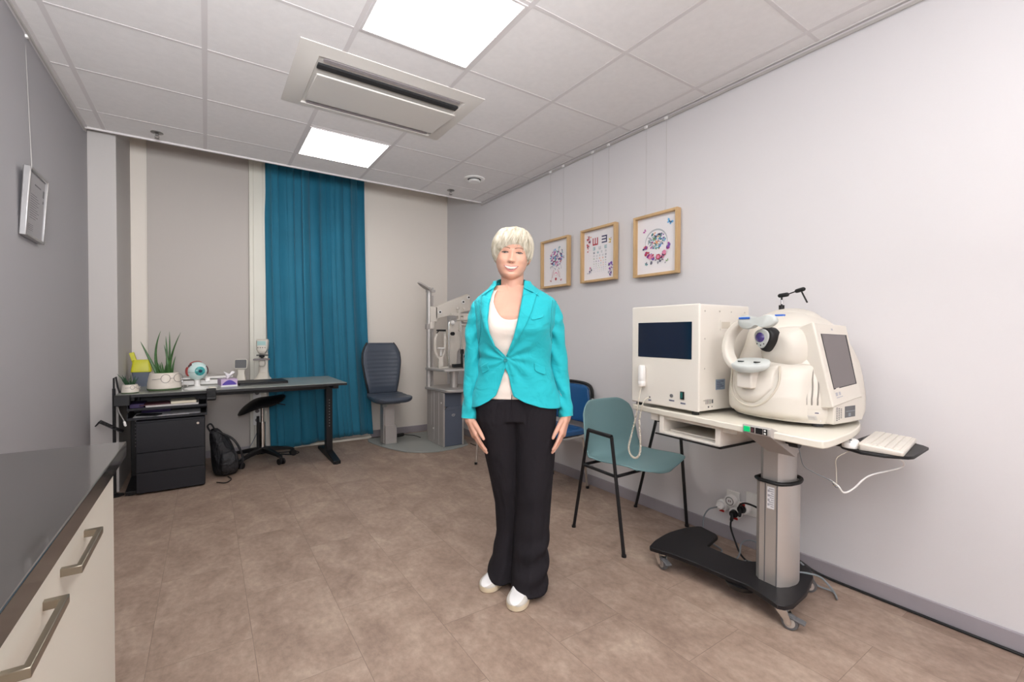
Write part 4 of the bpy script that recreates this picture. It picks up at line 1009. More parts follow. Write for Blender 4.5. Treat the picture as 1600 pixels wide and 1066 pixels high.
# keyboard tray
poly = [(2.62, -3.30), (2.635, -3.285), (2.80, -3.26), (3.07, -3.27), (3.09, -3.30), (3.02, -3.44), (2.99, -3.46), (2.72, -3.478), (2.69, -3.468), (2.63, -3.33)]
t2 = empty('keyboard_tray', (2.85, -3.37, .756), 0, 'black swivel tray under the right end of the instrument table', 'tray')
ZK = .775
poly = [(2.70, -3.275), (2.72, -3.262), (3.08, -3.255), (3.10, -3.275), (2.99, -3.455), (2.965, -3.475), (2.745, -3.487), (2.72, -3.478), (2.675, -3.42), (2.66, -3.35)]
g = MB(); g.prism([(x-2.85, y+3.37) for x, y in poly], -.012, 0); g.build('tray_board', 'black', t2, bevel=.003)
g = MB(); g.box(-.03, .03, .06, .22, -.03, -.013); g.build('tray_arm', 'black', t2, bevel=.003)

# keyboard
def keyboard():
    t = empty('keyboard', (2.85, -3.38, .757), math.radians(8), 'beige keyboard lying on the black swivel tray', 'keyboard')
    t.rotation_euler = (0, 0, math.radians(8))
    g = MB(); W_, D_ = .335, .135
    g.rings([[(x, y, z+(y/D_)*.010 if z > .01 else z) for x, y in rrect(W_*s, D_*s, .01)] for z, s in ((.0, .98), (.006, 1), (.018, 1), (.022, .97))]); g.build('case', 'devgrey', t)
    g = MB()
    for r in range(5):
        n = 15
        for k in range(n):
            x0 = -W_/2+.012+k*(W_-.024)/n; y0 = -D_/2+.014+r*.0215
            if r == 0 and 4 <= k <= 8:
                if k != 4: continue
                x1 = x0+5*(W_-.024)/n-.004
            else: x1 = x0+(W_-.024)/n-.004
            zz = .0215+(y0/D_)*.010
            g.box(x0, x1, y0, y0+.0165, zz, zz+.0045)
    g.build('keys', 'boxwhite', t)
    return t
keyboard()
t = empty('computer_mouse', (2.722, -3.298, .757), math.radians(105), 'grey-white computer mouse beside the keyboard', 'mouse')
g = MB(); rs = []
for z, s in ((0, .96), (.006, 1), (.016, .95), (.024, .78), (.029, .5), (.031, .15)):
    rs.append([(x*s, y*s+.004*(1-s), z) for x, y in rrect(.056, .10, .024, 6)])
g.rings(rs); g.build('shell', 'white', t, angle=60)
MB().box(-.0008, .0008, .012, .046, .022, .0285).build('button_seam', 'inkgrey', t)
MB().cyl((-.004, .025, .0255), (.004, .025, .0255), .006).build('wheel', 'rubber', t)
def cable(name, pts, r, m, label, cat='cable', n=8):
    return tag(MB().tube(smooth_path(pts, n), r, 8).build(name, m), label, cat)
cable('keyboard_cable', [(2.735, -3.44, .742), (2.77, -3.45, .72), (2.80, -3.43, .69), (2.72, -3.36, .655), (2.69, -3.32, .60), (2.655, -3.30, .585), (2.64, -3.285, .61), (2.66, -3.25, .62)], .0032, 'white', 'thick white keyboard cable drooping below the tray')
cable('mouse_cable', [(2.70, -3.30, .742), (2.665, -3.27, .71), (2.665, -3.27, .66), (2.652, -3.275, .612), (2.66, -3.26, .60)], .0016, 'cord', 'thin mouse cable hanging from the tray to the cable knot')
cable('thin_cable', [(2.60, -3.14, .79), (2.60, -3.16, .74), (2.615, -3.17, .67), (2.63, -3.20, .645), (2.645, -3.25, .625), (2.655, -3.285, .605), (2.665, -3.27, .595), (2.65, -3.262, .615)], .0018, 'cordgrey', 'thin grey cable sagging from the tabletop to the cable knot')

# ---------------------------------------------------------------- big cream box with a dark screen
Bo = Vector((2.51, -2.362, ZT)); Bu = Vector((-.056, -.998, 0)).normalized(); Bw = Vector((.998, -.056, 0)).normalized()
t = empty('perimeter_box', tuple(Bo), 0, 'big cream box instrument with a dark blue screen on the instrument table', 'instrument')
Mx = Matrix.Identity(4)
for i in range(3): Mx[i][0] = Bu[i]; Mx[i][1] = Bw[i]
# columns: local x = along front (right in view), y = depth to the wall, z up (left-handed, normals fixed below)
def recalc(o):
    import bmesh
    bm = bmesh.new(); bm.from_mesh(o.data); bmesh.ops.recalc_face_normals(bm, faces=bm.faces); bm.to_mesh(o.data); bm.free()
    return o
def bb(g): g.xf(Mx); return g
BW_, BD_, BZ0, BZ1 = .418, .39, .02, .522
g = bb(MB()); g.box(0, BW_, .006, BD_, BZ0, BZ1); g.box(-.001, BW_+.001, 0, .012, BZ0-.002, BZ1+.002); bx = recalc(g.build('housing', 'boxwhite', t, bevel=.006, seg=3))
g = bb(MB()); g.box(.046, .379, -.0015, .002, .262, .440); recalc(g.build('screen', 'screen', t))
g = bb(MB())
for x in (.03, .38):
    for y in (.03, .35): g.cyl((x, y, 0), (x, y, .02), .017, n=16)
g.build('feet', 'black', t)
fe = t.children[-1]
g = bb(MB())
for (y, z) in ((.04, .49), (.15, .49), (.24, .49), (.35, .49), (.04, .36), (.04, .22), (.04, .07)): g.cyl((BW_+.0015, y, z), (BW_+.003, y, z), .0035, n=10)
g.build('screws', 'steel', bx)
g = bb(MB()); g.box(BW_+.0005, BW_+.003, .155, .235, .402, .447); g.mat(1); g.box(BW_+.0028, BW_+.0034, .162, .228, .408, .441); recalc(g.build('side_handle', ['boxwhite', 'cord'], bx))
g = bb(MB()); g.box(BW_+.0005, BW_+.002, .125, .195, .115, .165); g.mat(1)
for k in range(5): g.box(BW_+.0018, BW_+.0025, .13, .16+(k*5 % 3)*.012, .122+k*.008, .125+k*.008)
recalc(g.build('type_plate', ['labelblue', 'ink'], bx))
g = bb(MB())
for k in range(4): g.box(BW_+.0005, BW_+.002, .052+k*.011, .055+k*.011, .052, .074)
g.box(BW_+.0005, BW_+.002, .096, .106, .054, .072); g.box(BW_+.0005, BW_+.002, .068, .076, .034, .042); g.box(BW_+.0005, BW_+.002, .096, .101, .036, .040)
recalc(g.build('side_ports', 'rubber', bx))
g = bb(MB()); g.box(.318, .340, -.0045, 0, .068, .105); ps = recalc(g.build('power_switch', 'black', t, bevel=.001))
g = bb(MB()); g.box(.3205, .3335, -.0085, -.003, .072, .101); recalc(g.build('rocker', 'switchgreen', ps, bevel=.002))
g = bb(MB()); 
for (x0, x1, z0) in ((.250, .283, .050), (.318, .348, .044), (.118, .136, .034)):
    g.mi = 0; g.box(x0, x1, -.0006, .001, z0, z0+.009); g.mat(1)
    k = x0+.0015
    while k < x1-.002: g.box(k, k+.0022, -.0012, 0, z0+.002, z0+.007); k += .0034
recalc(g.build('button_captions', ['inkgrey', 'ink'], bx))
g = bb(MB()); g.lathe([(.001, 0), (.0085, 0), (.0085, .004), (.005, .006), (.001, .006)], c=(.266, 0, .078), axis=(0, -1, 0)); g.lathe([(.001, 0), (.0045, 0), (.0045, .004), (.001, .004)], c=(.127, 0, .055), axis=(0, -1, 0)); recalc(g.build('round_sockets', 'rubber', bx))
# response button resting in its clip
t = empty('response_button', tuple(Bo+Bu*.088+Bw*-.018), 0, 'white handheld response button clipped to the front of the cream box', 'remote')
g = MB(); g.rings([[(x*s, y*s, z) for x, y in rrect(.036, .036, .014, 5)] for z, s in ((.112, .82), (.118, .95), (.133, 1), (.135, .94), (.139, .94), (.141, .99), (.205, .96), (.214, .85), (.218, .6))]); g.build('grip', 'white', t)
MB().box(-.017, .022, -.010, .010, .105, .14).build('clip', 'boxwhite', t, bevel=.003)
# coiled cord
base = smooth_path([tuple(Bo+Bu*.088+Bw*-.02+Vector((0, 0, .11))), tuple(Bo+Bu*.086+Bw*-.035+Vector((0, 0, .05))), tuple(Bo+Bu*.080+Bw*-.05+Vector((0, 0, -.05))), tuple(Bo+Bu*.055+Bw*-.06+Vector((0, 0, -.16))), tuple(Bo+Bu*.040+Bw*-.06+Vector((0, 0, -.225))), tuple(Bo+Bu*.065+Bw*-.06+Vector((0, 0, -.262))), tuple(Bo+Bu*.10+Bw*-.06+Vector((0, 0, -.258))), tuple(Bo+Bu*.12+Bw*-.06+Vector((0, 0, -.22))), tuple(Bo+Bu*.115+Bw*-.055+Vector((0, 0, -.15))), tuple(Bo+Bu*.10+Bw*-.045+Vector((0, 0, -.06))), tuple(Bo+Bu*.112+Bw*-.03+Vector((0, 0, .03))), tuple(Bo+Bu*.127+Bw*-.006+Vector((0, 0, .055)))], 40)
L_ = [0]
for i in range(1, len(base)): L_.append(L_[-1]+(base[i]-base[i-1]).length)
pts = []; x = None; 
for i in range(len(base)):
    d = (base[min(i+1, len(base)-1)]-base[max(i-1, 0)]).normalized()
    if x is None: x = frame_from(d)[0]
    x = (x-d*x.dot(d)).normalized(); y = d.cross(x)
    a = L_[i]/.0075*2*PI; s = L_[i]/L_[-1]; r = .0038 if .12 < s < .93 else .0005
    pts.append(base[i]+x*math.cos(a)*r+y*math.sin(a)*r)
tag(MB().tube(pts, .0026, 6).build('coiled_cord', 'cord'), 'beige coiled cord hanging in a loop from the response button over the green chair', 'cord')

# ---------------------------------------------------------------- tomography instrument with side monitor
Do = Vector((2.70, -3.015, ZT)); Du = Vector((-.1, -.995, 0)).normalized(); Dw = Vector((.995, -.1, 0)).normalized()
Dm = Matrix.Identity(4)
for i in range(3): Dm[i][0] = Du[i]; Dm[i][1] = Dw[i]
t = empty('eye_scanner', tuple(Do), 0, 'large beige eye scanner with lens, chin rest and side monitor on the table', 'instrument')
def dd(): return MB().xf(Dm)
# body: rows z -> (x left, x right, y front, y back, front bulge)
rows = [(.018, -.215, .236, -.02, .34, .075), (.05, -.232, .243, -.03, .36, .085), (.12, -.235, .240, -.03, .37, .09), (.20, -.232, .225, -.02, .375, .08), (.26, -.215, .208, .0, .375, .065),
        (.32, -.200, .180, .02, .37, .05), (.38, -.185, .150, .03, .35, .045), (.42, -.170, .120, .04, .33, .04), (.45, -.155, .090, .055, .30, .03), (.475, -.13, .05, .09, .26, .015), (.488, -.10, .01, .13, .22, .0)]
NB = 64
def ring_body(z, xl, xr, yf, yb, bl):
    cx, cy, hx, hy = (xl+xr)/2, (yf+yb)/2, (xr-xl)/2, (yb-yf)/2; out = []
    for k in range(NB):
        a = 2*PI*k/NB; c, s = math.cos(a), math.sin(a)
        x = hx*math.copysign(abs(c)**.42, c); y = hy*math.copysign(abs(s)**.42, s)
        if s < 0: y -= bl*(1-(x/hx)**2)*abs(s)**.3
        if s > 0: x *= 1-.18*max(0, s)
        out.append((cx+x, cy+y, z))
    return out
zs = np.linspace(.018, .488, 40); rr_ = np.array(rows)
g = dd(); rs = []
for z in zs: rs.append(ring_body(z, *[np.interp(z, rr_[:, 0], rr_[:, j]) for j in range(1, 6)]))
g.rings(rs); body = recalc(g.build('housing', 'devwhite', t, angle=50))
g = dd()
for x in (-.17, .17):
    for y in (.02, .30): g.cyl((x, y, 0), (x, y, .02), .02, n=16)
g.build('feet', 'rubber', t)
def front_y(x, z):
    xl, xr, yf, yb, bl = [np.interp(z, rr_[:, 0], rr_[:, j]) for j in range(1, 6)]
    cx = (xl+xr)/2; hx = (xr-xl)/2; u = min(abs((x-cx)/hx), .999)
    s = max(0, 1-u**(2/.42))**.5
    return (yf+yb)/2-(yb-yf)/2*s**.42-bl*(1-u*u)*s**.3
# lower chin bulge (bib) in front
def bib(u, v):
    x = -.185+.36*u; z = .028+.225*v
    k = (1-abs(2*u-1)**4)**.5*(1-abs(2*v-1)**6)**.4
    top = .0
    return (x, front_y(x, z)-.002-.034*k, z)
g = dd(); g.grid(bib, 36, 24); recalc(g.build('front_cover', 'devwhite', t, angle=80))
# U-shaped groove and inner plate
g = dd(); P = []
for k in range(25):
    a = PI+PI*k/24; x = -.02+.115*math.cos(a); z = .195+.125*math.sin(a)
    P.append((x, front_y(x, max(z, .03))-.037*(1 if z > .07 else .95), z))
P = [(P[0][0], P[0][1], .25)]+P+[(P[-1][0], P[-1][1], .25)]
g.tube(P, .0045, 8); recalc(g.build('front_groove', 'cord', t))
def plate(u, v):
    z = .085+.165*v; w = .095*min(1, (max(0, (v+.02))*2.2)**.5); x = -.02+(u*2-1)*w
    return (x, front_y(x, z)-.036-.012*(1-abs(2*u-1)**4)*(1-abs(2*v-1)**6), z)
g = dd(); g.grid(plate, 20, 18); recalc(g.build('front_plate', 'devwhite', t, angle=80, solid=.004))
g = dd(); g.box(-.055, .015, -.19, -.09, .15, .235); recalc(g.build('chin_post', 'devgrey', t, bevel=.006))
# chin rest
def lens_plate(pts, y0, y1): pass
g = dd(); pl = [(p.x, p.y) for p in smooth_path([(-.125, -.175, 0), (-.10, -.205, 0), (-.02, -.225, 0), (.065, -.205, 0), (.09, -.175, 0), (.06, -.135, 0), (-.02, -.125, 0), (-.10, -.135, 0)], 5, True)]
g.rings([[((x+.018)*s*.80-.004, (y+.17)*s-.17, z+.008-(y+.17)*-.30) for x, y in pl] for z, s in ((.226, .80), (.236, .96), (.250, 1), (.256, .97), (.258, .9))]); cr = recalc(g.build('chin_rest', 'padgrey', t, angle=60))
for x in (-.062, .030):
    g = dd(); g.lathe([(.001, 0), (.013, 0), (.013, .0035), (.001, .0035)], c=(x*.8+.008, -.178, .2625)); recalc(g.build('chin_pad', 'black', cr))
# big round arch from forehead rest round the left side to the chin rest
P = []
for k in range(33):
    a = math.radians(62+196*k/32); P.append((-.022+.098*math.cos(a)-.035*math.sin(a)*0, -.16+.02*math.sin(a), .335+.105*math.sin(a)))
g = dd(); rs = []
for i, p in enumerate(P):
    a = math.radians(62+196*i/32); e = Vector((math.cos(a), 0, math.sin(a))); w = .025 if 4 < i < 29 else .021
    P0 = Vector(p); yy = Vector((0, 1, 0)); prof_ = [(-1, -.5), (-.6, -1), (.6, -1), (1, -.5), (1, .9), (-1, .9)]
    rs.append([tuple(P0+e*w*.75*q[0]+yy*.028*q[1]) for q in prof_])
g.rings(rs); recalc(g.build('head_arch', 'devwhite', t, bevel=.006, seg=3, angle=50))
# forehead rest
g = dd(); pl = [(p.x, p.y) for p in smooth_path([(-.062, .43, 0), (-.055, .456, 0), (-.02, .462, 0), (.035, .452, 0), (.09, .462, 0), (.122, .452, 0), (.128, .43, 0), (.10, .410, 0), (.065, .408, 0), (.033, .418, 0), (.0, .404, 0), (-.04, .406, 0)], 5, True)]
g.rings([[((x-.03)*s*.88+.036, y_, (z-.435)*s+.435) for x, z in pl] for y_, s in ((-.168, .9), (-.185, 1), (-.198, .97), (-.203, .88))]); fr_ = recalc(g.build('forehead_rest', 'padgrey', t, angle=60))
g = dd(); g.box(-.036, .014, -.206, -.198, .446, .454); g.box(.10, .135, -.17, -.155, .455, .462); recalc(g.build('blue_strip', 'bluestrip', fr_, bevel=.001))
# nose cone dome with lens
g = dd()
g.rings([[(.045+x*s+dx, y_, .325+z*s*1.0+dz) for x, z in [(p.x, p.y) for p in smooth_path([(-.08, .02, 0), (-.05, .075, 0), (.02, .085, 0), (.075, .07, 0), (.10, .0, 0), (.085, -.075, 0), (.0, -.085, 0), (-.07, -.06, 0)], 5, True)]] for y_, s, dx, dz in ((.08, 1.12, 0, 0), (.02, 1.08, 0, 0), (-.03, .98, -.003, 0), (-.055, .84, -.008, 0), (-.068, .66, -.012, .0), (-.072, .45, -.014, .01))])
recalc(g.build('lens_dome', 'devwhite', t, angle=60))
def tri(cx, cz, s): return [(cx+p.x*s, cz+p.y*s) for p in smooth_path([(-.034, .022, 0), (-.015, .042, 0), (.016, .042, 0), (.034, .022, 0), (.030, -.008, 0), (.010, -.040, 0), (-.010, -.040, 0), (-.030, -.008, 0)], 5, True)]
g = dd(); g.rings([[(x, y_, z) for x, z in tri(.012+dx, .358, s)] for y_, s, dx in ((-.06, 1.22, .004), (-.085, 1.2, .002), (-.098, 1.1, -.002), (-.102, .98, -.003))]); ln = recalc(g.build('lens_mount', 'black', t, angle=60))
g = dd(); g.rings([[(x, y_, z) for x, z in tri(.004, .362, s)] for y_, s in ((-.098, .95), (-.108, .92), (-.112, .82))]); recalc(g.build('lens_ring', 'padgrey', ln, angle=60))
g = dd(); g.ball((.000, -.107, .368), (.023, .014, .023), 28, 16); recalc(g.build('lens', 'lensglass', ln))
g = dd()
for (x, z) in ((-.012, .340), (.004, .334), (.018, .340)): g.ball((x, -.112, z), .0028, 8, 6)
recalc(g.build('sensor_dots', 'black', ln))
# side vents, seams
def side_x(y, z):
    xl, xr, yf, yb, bl = [np.interp(z, rr_[:, 0], rr_[:, j]) for j in range(1, 6)]
    cy = (yf+yb)/2; hy = (yb-yf)/2; cx = (xl+xr)/2; hx = (xr-xl)/2; s = min(abs((y-cy)/hy), .999)
    return cx+hx*(1-s**(1/.42))**.42
def corner_pt(a, z, off=.001):
    xl, xr, yf, yb, bl = [np.interp(z, rr_[:, 0], rr_[:, j]) for j in range(1, 6)]
    cx, cy, hx, hy = (xl+xr)/2, (yf+yb)/2, (xr-xl)/2, (yb-yf)/2
    c, s = math.cos(a), math.sin(a); x = hx*math.copysign(abs(c)**.42, c); y = hy*math.copysign(abs(s)**.42, s)
    if s < 0: y -= bl*(1-(x/hx)**2)*abs(s)**.3
    return (cx+x+off*.7, cy+y-off*.7, z)
g = dd()
for k in range(4):
    x0 = .158+k*.014
    P = []
    for i in range(13):
        z = .095+.15*i/12; x = x0-.03*((z-.095)/.15)**2*.6
        P.append((x, front_y(x, z)-.0025, z))
    g.tube(P, .0026, 6)
recalc(g.build('vents', 'ventgrey', t))
g = dd()
P = [(.228-.012*(z/.3), front_y(.228-.012*(z/.3), z)-.0006, z) for z in [.03+.01*i for i in range(6)]]
g.tube(P, .0009, 5)
P = [(x, front_y(x, .078)-.0006, .078) for x in np.linspace(.14, .235, 12)]; g.tube(P, .0009, 5)
P = [(x, front_y(x, .262-.25*(x-.1))-.0006, .262-.1*(x-.1)) for x in np.linspace(.10, .205, 12)]; g.tube(P, .0009, 5)
recalc(g.build('panel_seams', 'cord', body))
g = dd(); P0 = [.160, .222]; g.add([(x, front_y(x, z)-.0015, z) for x, z in ((.158, .028), (.205, .028), (.205, .066), (.158, .066))], [(0, 1, 2, 3)]); g.mat(1)
g.add([(x, front_y(x, z)-.0022, z) for x, z in ((.160, .061), (.203, .061), (.203, .065), (.160, .065))], [(0, 1, 2, 3)]); g.add([(x, front_y(x, z)-.0022, z) for x, z in ((.163, .052), (.171, .052), (.171, .059), (.163, .059))], [(0, 1, 2, 3)])
g.mat(2)
for k in range(4): g.add([(x, front_y(x, z)-.0022, z) for x, z in ((.172, .035+k*.005), (.198, .035+k*.005), (.198, .0365+k*.005), (.172, .0365+k*.005))], [(0, 1, 2, 3)])
recalc(g.build('service_label', ['labelwhite', 'ink', 'inkgrey'], t))
# side monitor: slanted face. corners (local): bottom-front, bottom-back, top-back, top-front
mb0 = [Vector(p) for p in ((.250, -.030, .092), (.240, .215, .118), (.166, .235, .420), (.160, -.010, .432))]
cc = sum(mb0, Vector())/4
nrm = (mb0[1]-mb0[0]).cross(mb0[3]-mb0[0]).normalized()
if nrm.x < 0: nrm = -nrm
def quad(pts, s=1): return [cc+(p-cc)*s for p in pts]
g = dd(); rs = []
for off, s in ((-.09, .93), (-.012, 1.0), (0, 1.0), (.004, .97)): rs.append([tuple(p+nrm*off) for p in quad(mb0, s)])
g.rings(rs); mo = recalc(g.build('monitor', 'devwhite', t, bevel=.005, seg=3))
def mp(a, b, off):
    p = (mb0[0]*(1-a)*(1-b)+mb0[1]*a*(1-b)+mb0[2]*a*b+mb0[3]*(1-a)*b); return tuple(p+nrm*off)
g = dd(); g.add([mp(a, b, .0048) for a, b in ((.13, .19), (.90, .19), (.92, .86), (.13, .86))], [(0, 1, 2, 3)]); recalc(g.build('monitor_frame', 'black', mo))
g = dd(); g.add([mp(a, b, .0054) for a, b in ((.145, .20), (.865, .20), (.875, .855), (.145, .855))], [(0, 1, 2, 3)]); recalc(g.build('monitor_screen', 'screengrey', mo))
g = dd(); 
for k, w in ((0, .07), (1, .06)):
    a0 = .15+k*.10; g.add([mp(a, b, .0052) for a, b in ((a0, .11), (a0+w, .11), (a0+w, .15), (a0, .15))], [(0, 1, 2, 3)])
g.add([mp(a, b, .0052) for a, b in ((.16, .085), (.36, .085), (.36, .095), (.16, .095))], [(0, 1, 2, 3)]); g.add([mp(a, b, .0052) for a, b in ((.47, .91), (.52, .91), (.52, .935), (.47, .935))], [(0, 1, 2, 3)])
recalc(g.build('monitor_lettering', 'inkgrey', mo))
# lower right side block with disk drive
g = dd(); g.rings([[(x, y, z) for x, y in ((.10, -.005), (.244, -.005), (.244, .215), (.236, .225), (.10, .225))] for z in (.02, .118)]); sb = recalc(g.build('side_block', 'devwhite', t, bevel=.005))
g = dd(); g.box(.2435, .2455, .075, .155, .042, .088); recalc(g.build('drive_bay', 'rubber', sb, bevel=.001))
g = dd(); g.box(.245, .2462, .10, .118, .046, .060); g.box(.245, .2462, .08, .15, .066, .069); recalc(g.build('drive_details', 'cordgrey', sb))
g = dd()
for i in range(3):
    for k in range(8-i): g.box(.2438, .2448, .012+i*.016, .020+i*.016, .035+k*.007+i*.004, .0385+k*.007+i*.004)
recalc(g.build('speaker_grille', 'rubber', sb))
# top hump and articulated fixation arm
g = dd(); g.ball((-.045, .19, .430), (.135, .13, .075), 32, 16); recalc(g.build('top_cover', 'devwhite', t))
g = dd(); g.cyl((-.07, .16, .495), (-.07, .16, .52), .012); g.cyl((-.07, .16, .52), (-.07, .16, .56), .004); g.capsule((-.078, .16, .566), (-.045, .16, .569), .010); g.cyl((-.045, .16, .569), (.01, .16, .585), .0028); g.capsule((.0, .16, .582), (.028, .16, .588), .0095); g.cyl((.02, .16, .58), (.062, .13, .525), .0035); g.build('fixation_arm', 'black', t)
fa = t.children[-1]
g = dd(); g.cyl((-.07, .16, .525), (-.07, .16, .545), .0045); g.build('arm_pin', 'chrome', fa)

# ---------------------------------------------------------------- sockets and plugs on the right wall
t = empty('wall_socket', (XR, -2.62, .235), 0, 'double white wall socket plate low on the right wall under the table', 'socket')
g = MB(); g.box(-.010, 0, -.115, -.04, -.055, .075); g.build('socket_plate', 'white', t, bevel=.002); 
g = MB(); g.box(-.010, 0, .0, .075, -.030, .055); g.build('socket_plate', 'white', t, bevel=.002)
t = empty('multi_plug_adapter', (XR-.035, -2.60, .225), 0, 'white round multi-way plug adapter with red switches in the wall socket', 'plug adapter')
def face(c, r, d=.035): return (r, c)
g = MB()
for (y, z) in ((.0, .025), (-.075, .005), (-.03, -.035), (.05, -.015)): 
    g.lathe([(.001, .0), (.030, 0), (.033, .004), (.033, .03), (.001, .03)], c=(-.038, y, z), axis=(1, 0, 0), n=28)
g.box(-.02, .022, -.07, .05, -.025, .02); g.build('body', 'white', t, bevel=.002)
bd = t.children[-1]
g = MB(); g.tube([(-.039, .0+.022*math.cos(a), .025+.022*math.sin(a)) for a in [2*PI*k/24 for k in range(24)]], .002, 6, closed=True); g.build('socket_ring', 'rubber', bd)
g = MB()
for y in (-.005, .005): g.box(-.0395, -.038, y-.002, y+.002, .020, .030)
g.build('socket_holes', 'darkred', bd)
for (y, z) in ((-.075, .028), (-.035, -.062), (.045, -.043)): MB().box(-.042, -.036, y-.014, y+.014, z-.006, z+.006).build('red_switch', 'redlamp', t, bevel=.001)
def plug(y, z, m, label, down=True):
    o = empty('power_plug', (XR-.075, -2.60+y, .225+z), 0, label, 'plug')
    g = MB(); g.cyl((0, 0, 0), (-.022, 0, 0), .023, .019); g.capsule((-.018, 0, 0), (-.028, 0, -.03 if down else 0), .009); g.build('plug_body', m, o, bevel=.002)
plug(-.075, .005, 'black', 'black plug in the right side of the plug adapter')
plug(-.03, -.035, 'black', 'black plug at the bottom centre of the plug adapter')
plug(.05, -.015, 'white', 'white plug on the left side of the plug adapter', False)
x0 = XR-.10; y0 = -2.60
cable('power_cable', [(x0-.005, y0-.075, .23), (x0-.01, y0-.08, .26), (x0-.02, y0-.12, .285), (x0-.04, y0-.20, .285), (x0-.10, y0-.28, .27), (x0-.14, y0-.32, .24)], .005, 'black', 'black power cable arching from the right plug to behind the column')
cable('power_cable', [(x0-.005, y0-.03, .165), (x0-.01, y0-.03, .12), (x0-.02, y0-.06, .06), (x0-.06, y0-.12, .012), (x0-.12, y0-.22, .008), (x0-.17, y0-.30, .008)], .005, 'black', 'black power cable hanging from the bottom plug down to the floor')
cable('power_cable', [(x0-.01, y0+.05, .21), (x0-.02, y0+.10, .18), (x0-.03, y0+.125, .12), (x0-.03, y0+.12, .03), (x0-.05, y0+.06, .008), (x0-.08, y0-.02, .008), (x0-.14, y0-.04, .008), (x0-.19, y0-.06, .008)], .0042, 'cordgrey', 'grey cable from the white plug down to the floor behind the base')
cable('power_cable', [(x0-.19, y0-.14, .008), (x0-.10, y0-.13, .03), (x0-.04, y0-.11, .07), (x0-.03, y0-.16, .10), (x0-.05, y0-.24, .09), (x0-.10, y0-.30, .06), (x0-.06, y0-.24, .008), (x0-.09, y0-.16, .008), (x0-.16, y0-.18, .008), (x0-.18, y0-.26, .010)], .0042, 'cordgrey', 'loosely coiled grey cable on the floor behind the column')
cable('power_cable', [(2.83, -3.05, .114), (2.86, -3.10, .116), (2.90, -3.13, .10), (2.93, -3.165, .05), (2.95, -3.175, .008), (3.0, -3.14, .008), (2.98, -3.08, .02), (2.955, -3.06, .08), (2.93, -3.03, .12)], .0042, 'cordgrey', 'grey cable looping off the right end of the black base')
cable('wall_cable', [(3.05, -2.86, .10), (3.09, -2.96, .05), (3.113, -3.05, .012), (3.115, -3.3, .007), (3.115, -4.0, .007), (3.115, -4.8, .007)], .006, 'black', 'black cable running along the foot of the right wall')
# ---------------------------------------------------------------- framed prints on the right wall (local x = along the wall to the right in view, y = into the wall, z up)
def disc(g, cx, cz, r, y, n=10, sx=1, rot=0):
    g.add([(cx+r*sx*math.cos(a)*math.cos(rot)-r*math.sin(a)*math.sin(rot), y, cz+r*sx*math.cos(a)*math.sin(rot)+r*math.sin(a)*math.cos(rot)) for a in [2*PI*k/n for k in range(n)]], [tuple(range(n))])
def wing(g, cx, cz, s, rot, y):
    c, q = math.cos(rot), math.sin(rot)
    for sg in (-1, 1):
        P = [(0, 0), (sg*.5, .55), (sg*1.0, .5), (sg*.9, .05), (sg*.55, -.1), (sg*.7, -.55), (sg*.3, -.6)]
        g.add([(cx+s*(a*c-b*q), y, cz+s*(a*q+b*c)) for a, b in P], [tuple(range(7))])
INK = ['paper', 'mag', 'pink', 'violet', 'skyink', 'tealink', 'orangeink', 'redink', 'greyink', 'greenink', 'yellowink', 'ink']
def framed(yc, zc, w, h, label, art, seed, wires):
    t = empty('framed_print', (XR-.012, yc, zc), -PI/2, label, 'framed print')
    # rz=-90: local x -> world -y (right in view), local y -> world +x (into the wall)
    fw = .017; D = .038
    g = MB(); g.box(-w/2, -w/2+fw, -D, .0, -h/2, h/2); g.box(w/2-fw, w/2, -D, .0, -h/2, h/2); g.box(-w/2+fw, w/2-fw, -D, .0, h/2-fw, h/2); g.box(-w/2+fw, w/2-fw, -D, .0, -h/2, -h/2+fw)
    g.build('frame', 'wood', t, bevel=.002)
    random.seed(seed)
    g = MB(); g.mat(0).box(-w/2+fw, w/2-fw, -.008, -.002, -h/2+fw, h/2-fw)
    art(g); g.build('print', INK, t, smooth=False)
    for k, x in enumerate(wires):
        f = MB().cyl((x, -.01, h/2+.003), (x, -.01, h/2+.012), .004, n=8).build('hook', 'steel', t)
        MB().cyl((x, .0, h/2+.01), (x, .0, H-.032-zc), .0009, n=6).build('hanging_wire', 'alu', t)
        MB().box(x-.012, x+.012, -.012, .002, H-.036-zc, H-.016-zc).build('rail_hook', 'white', t, bevel=.003)
YA = -.0095
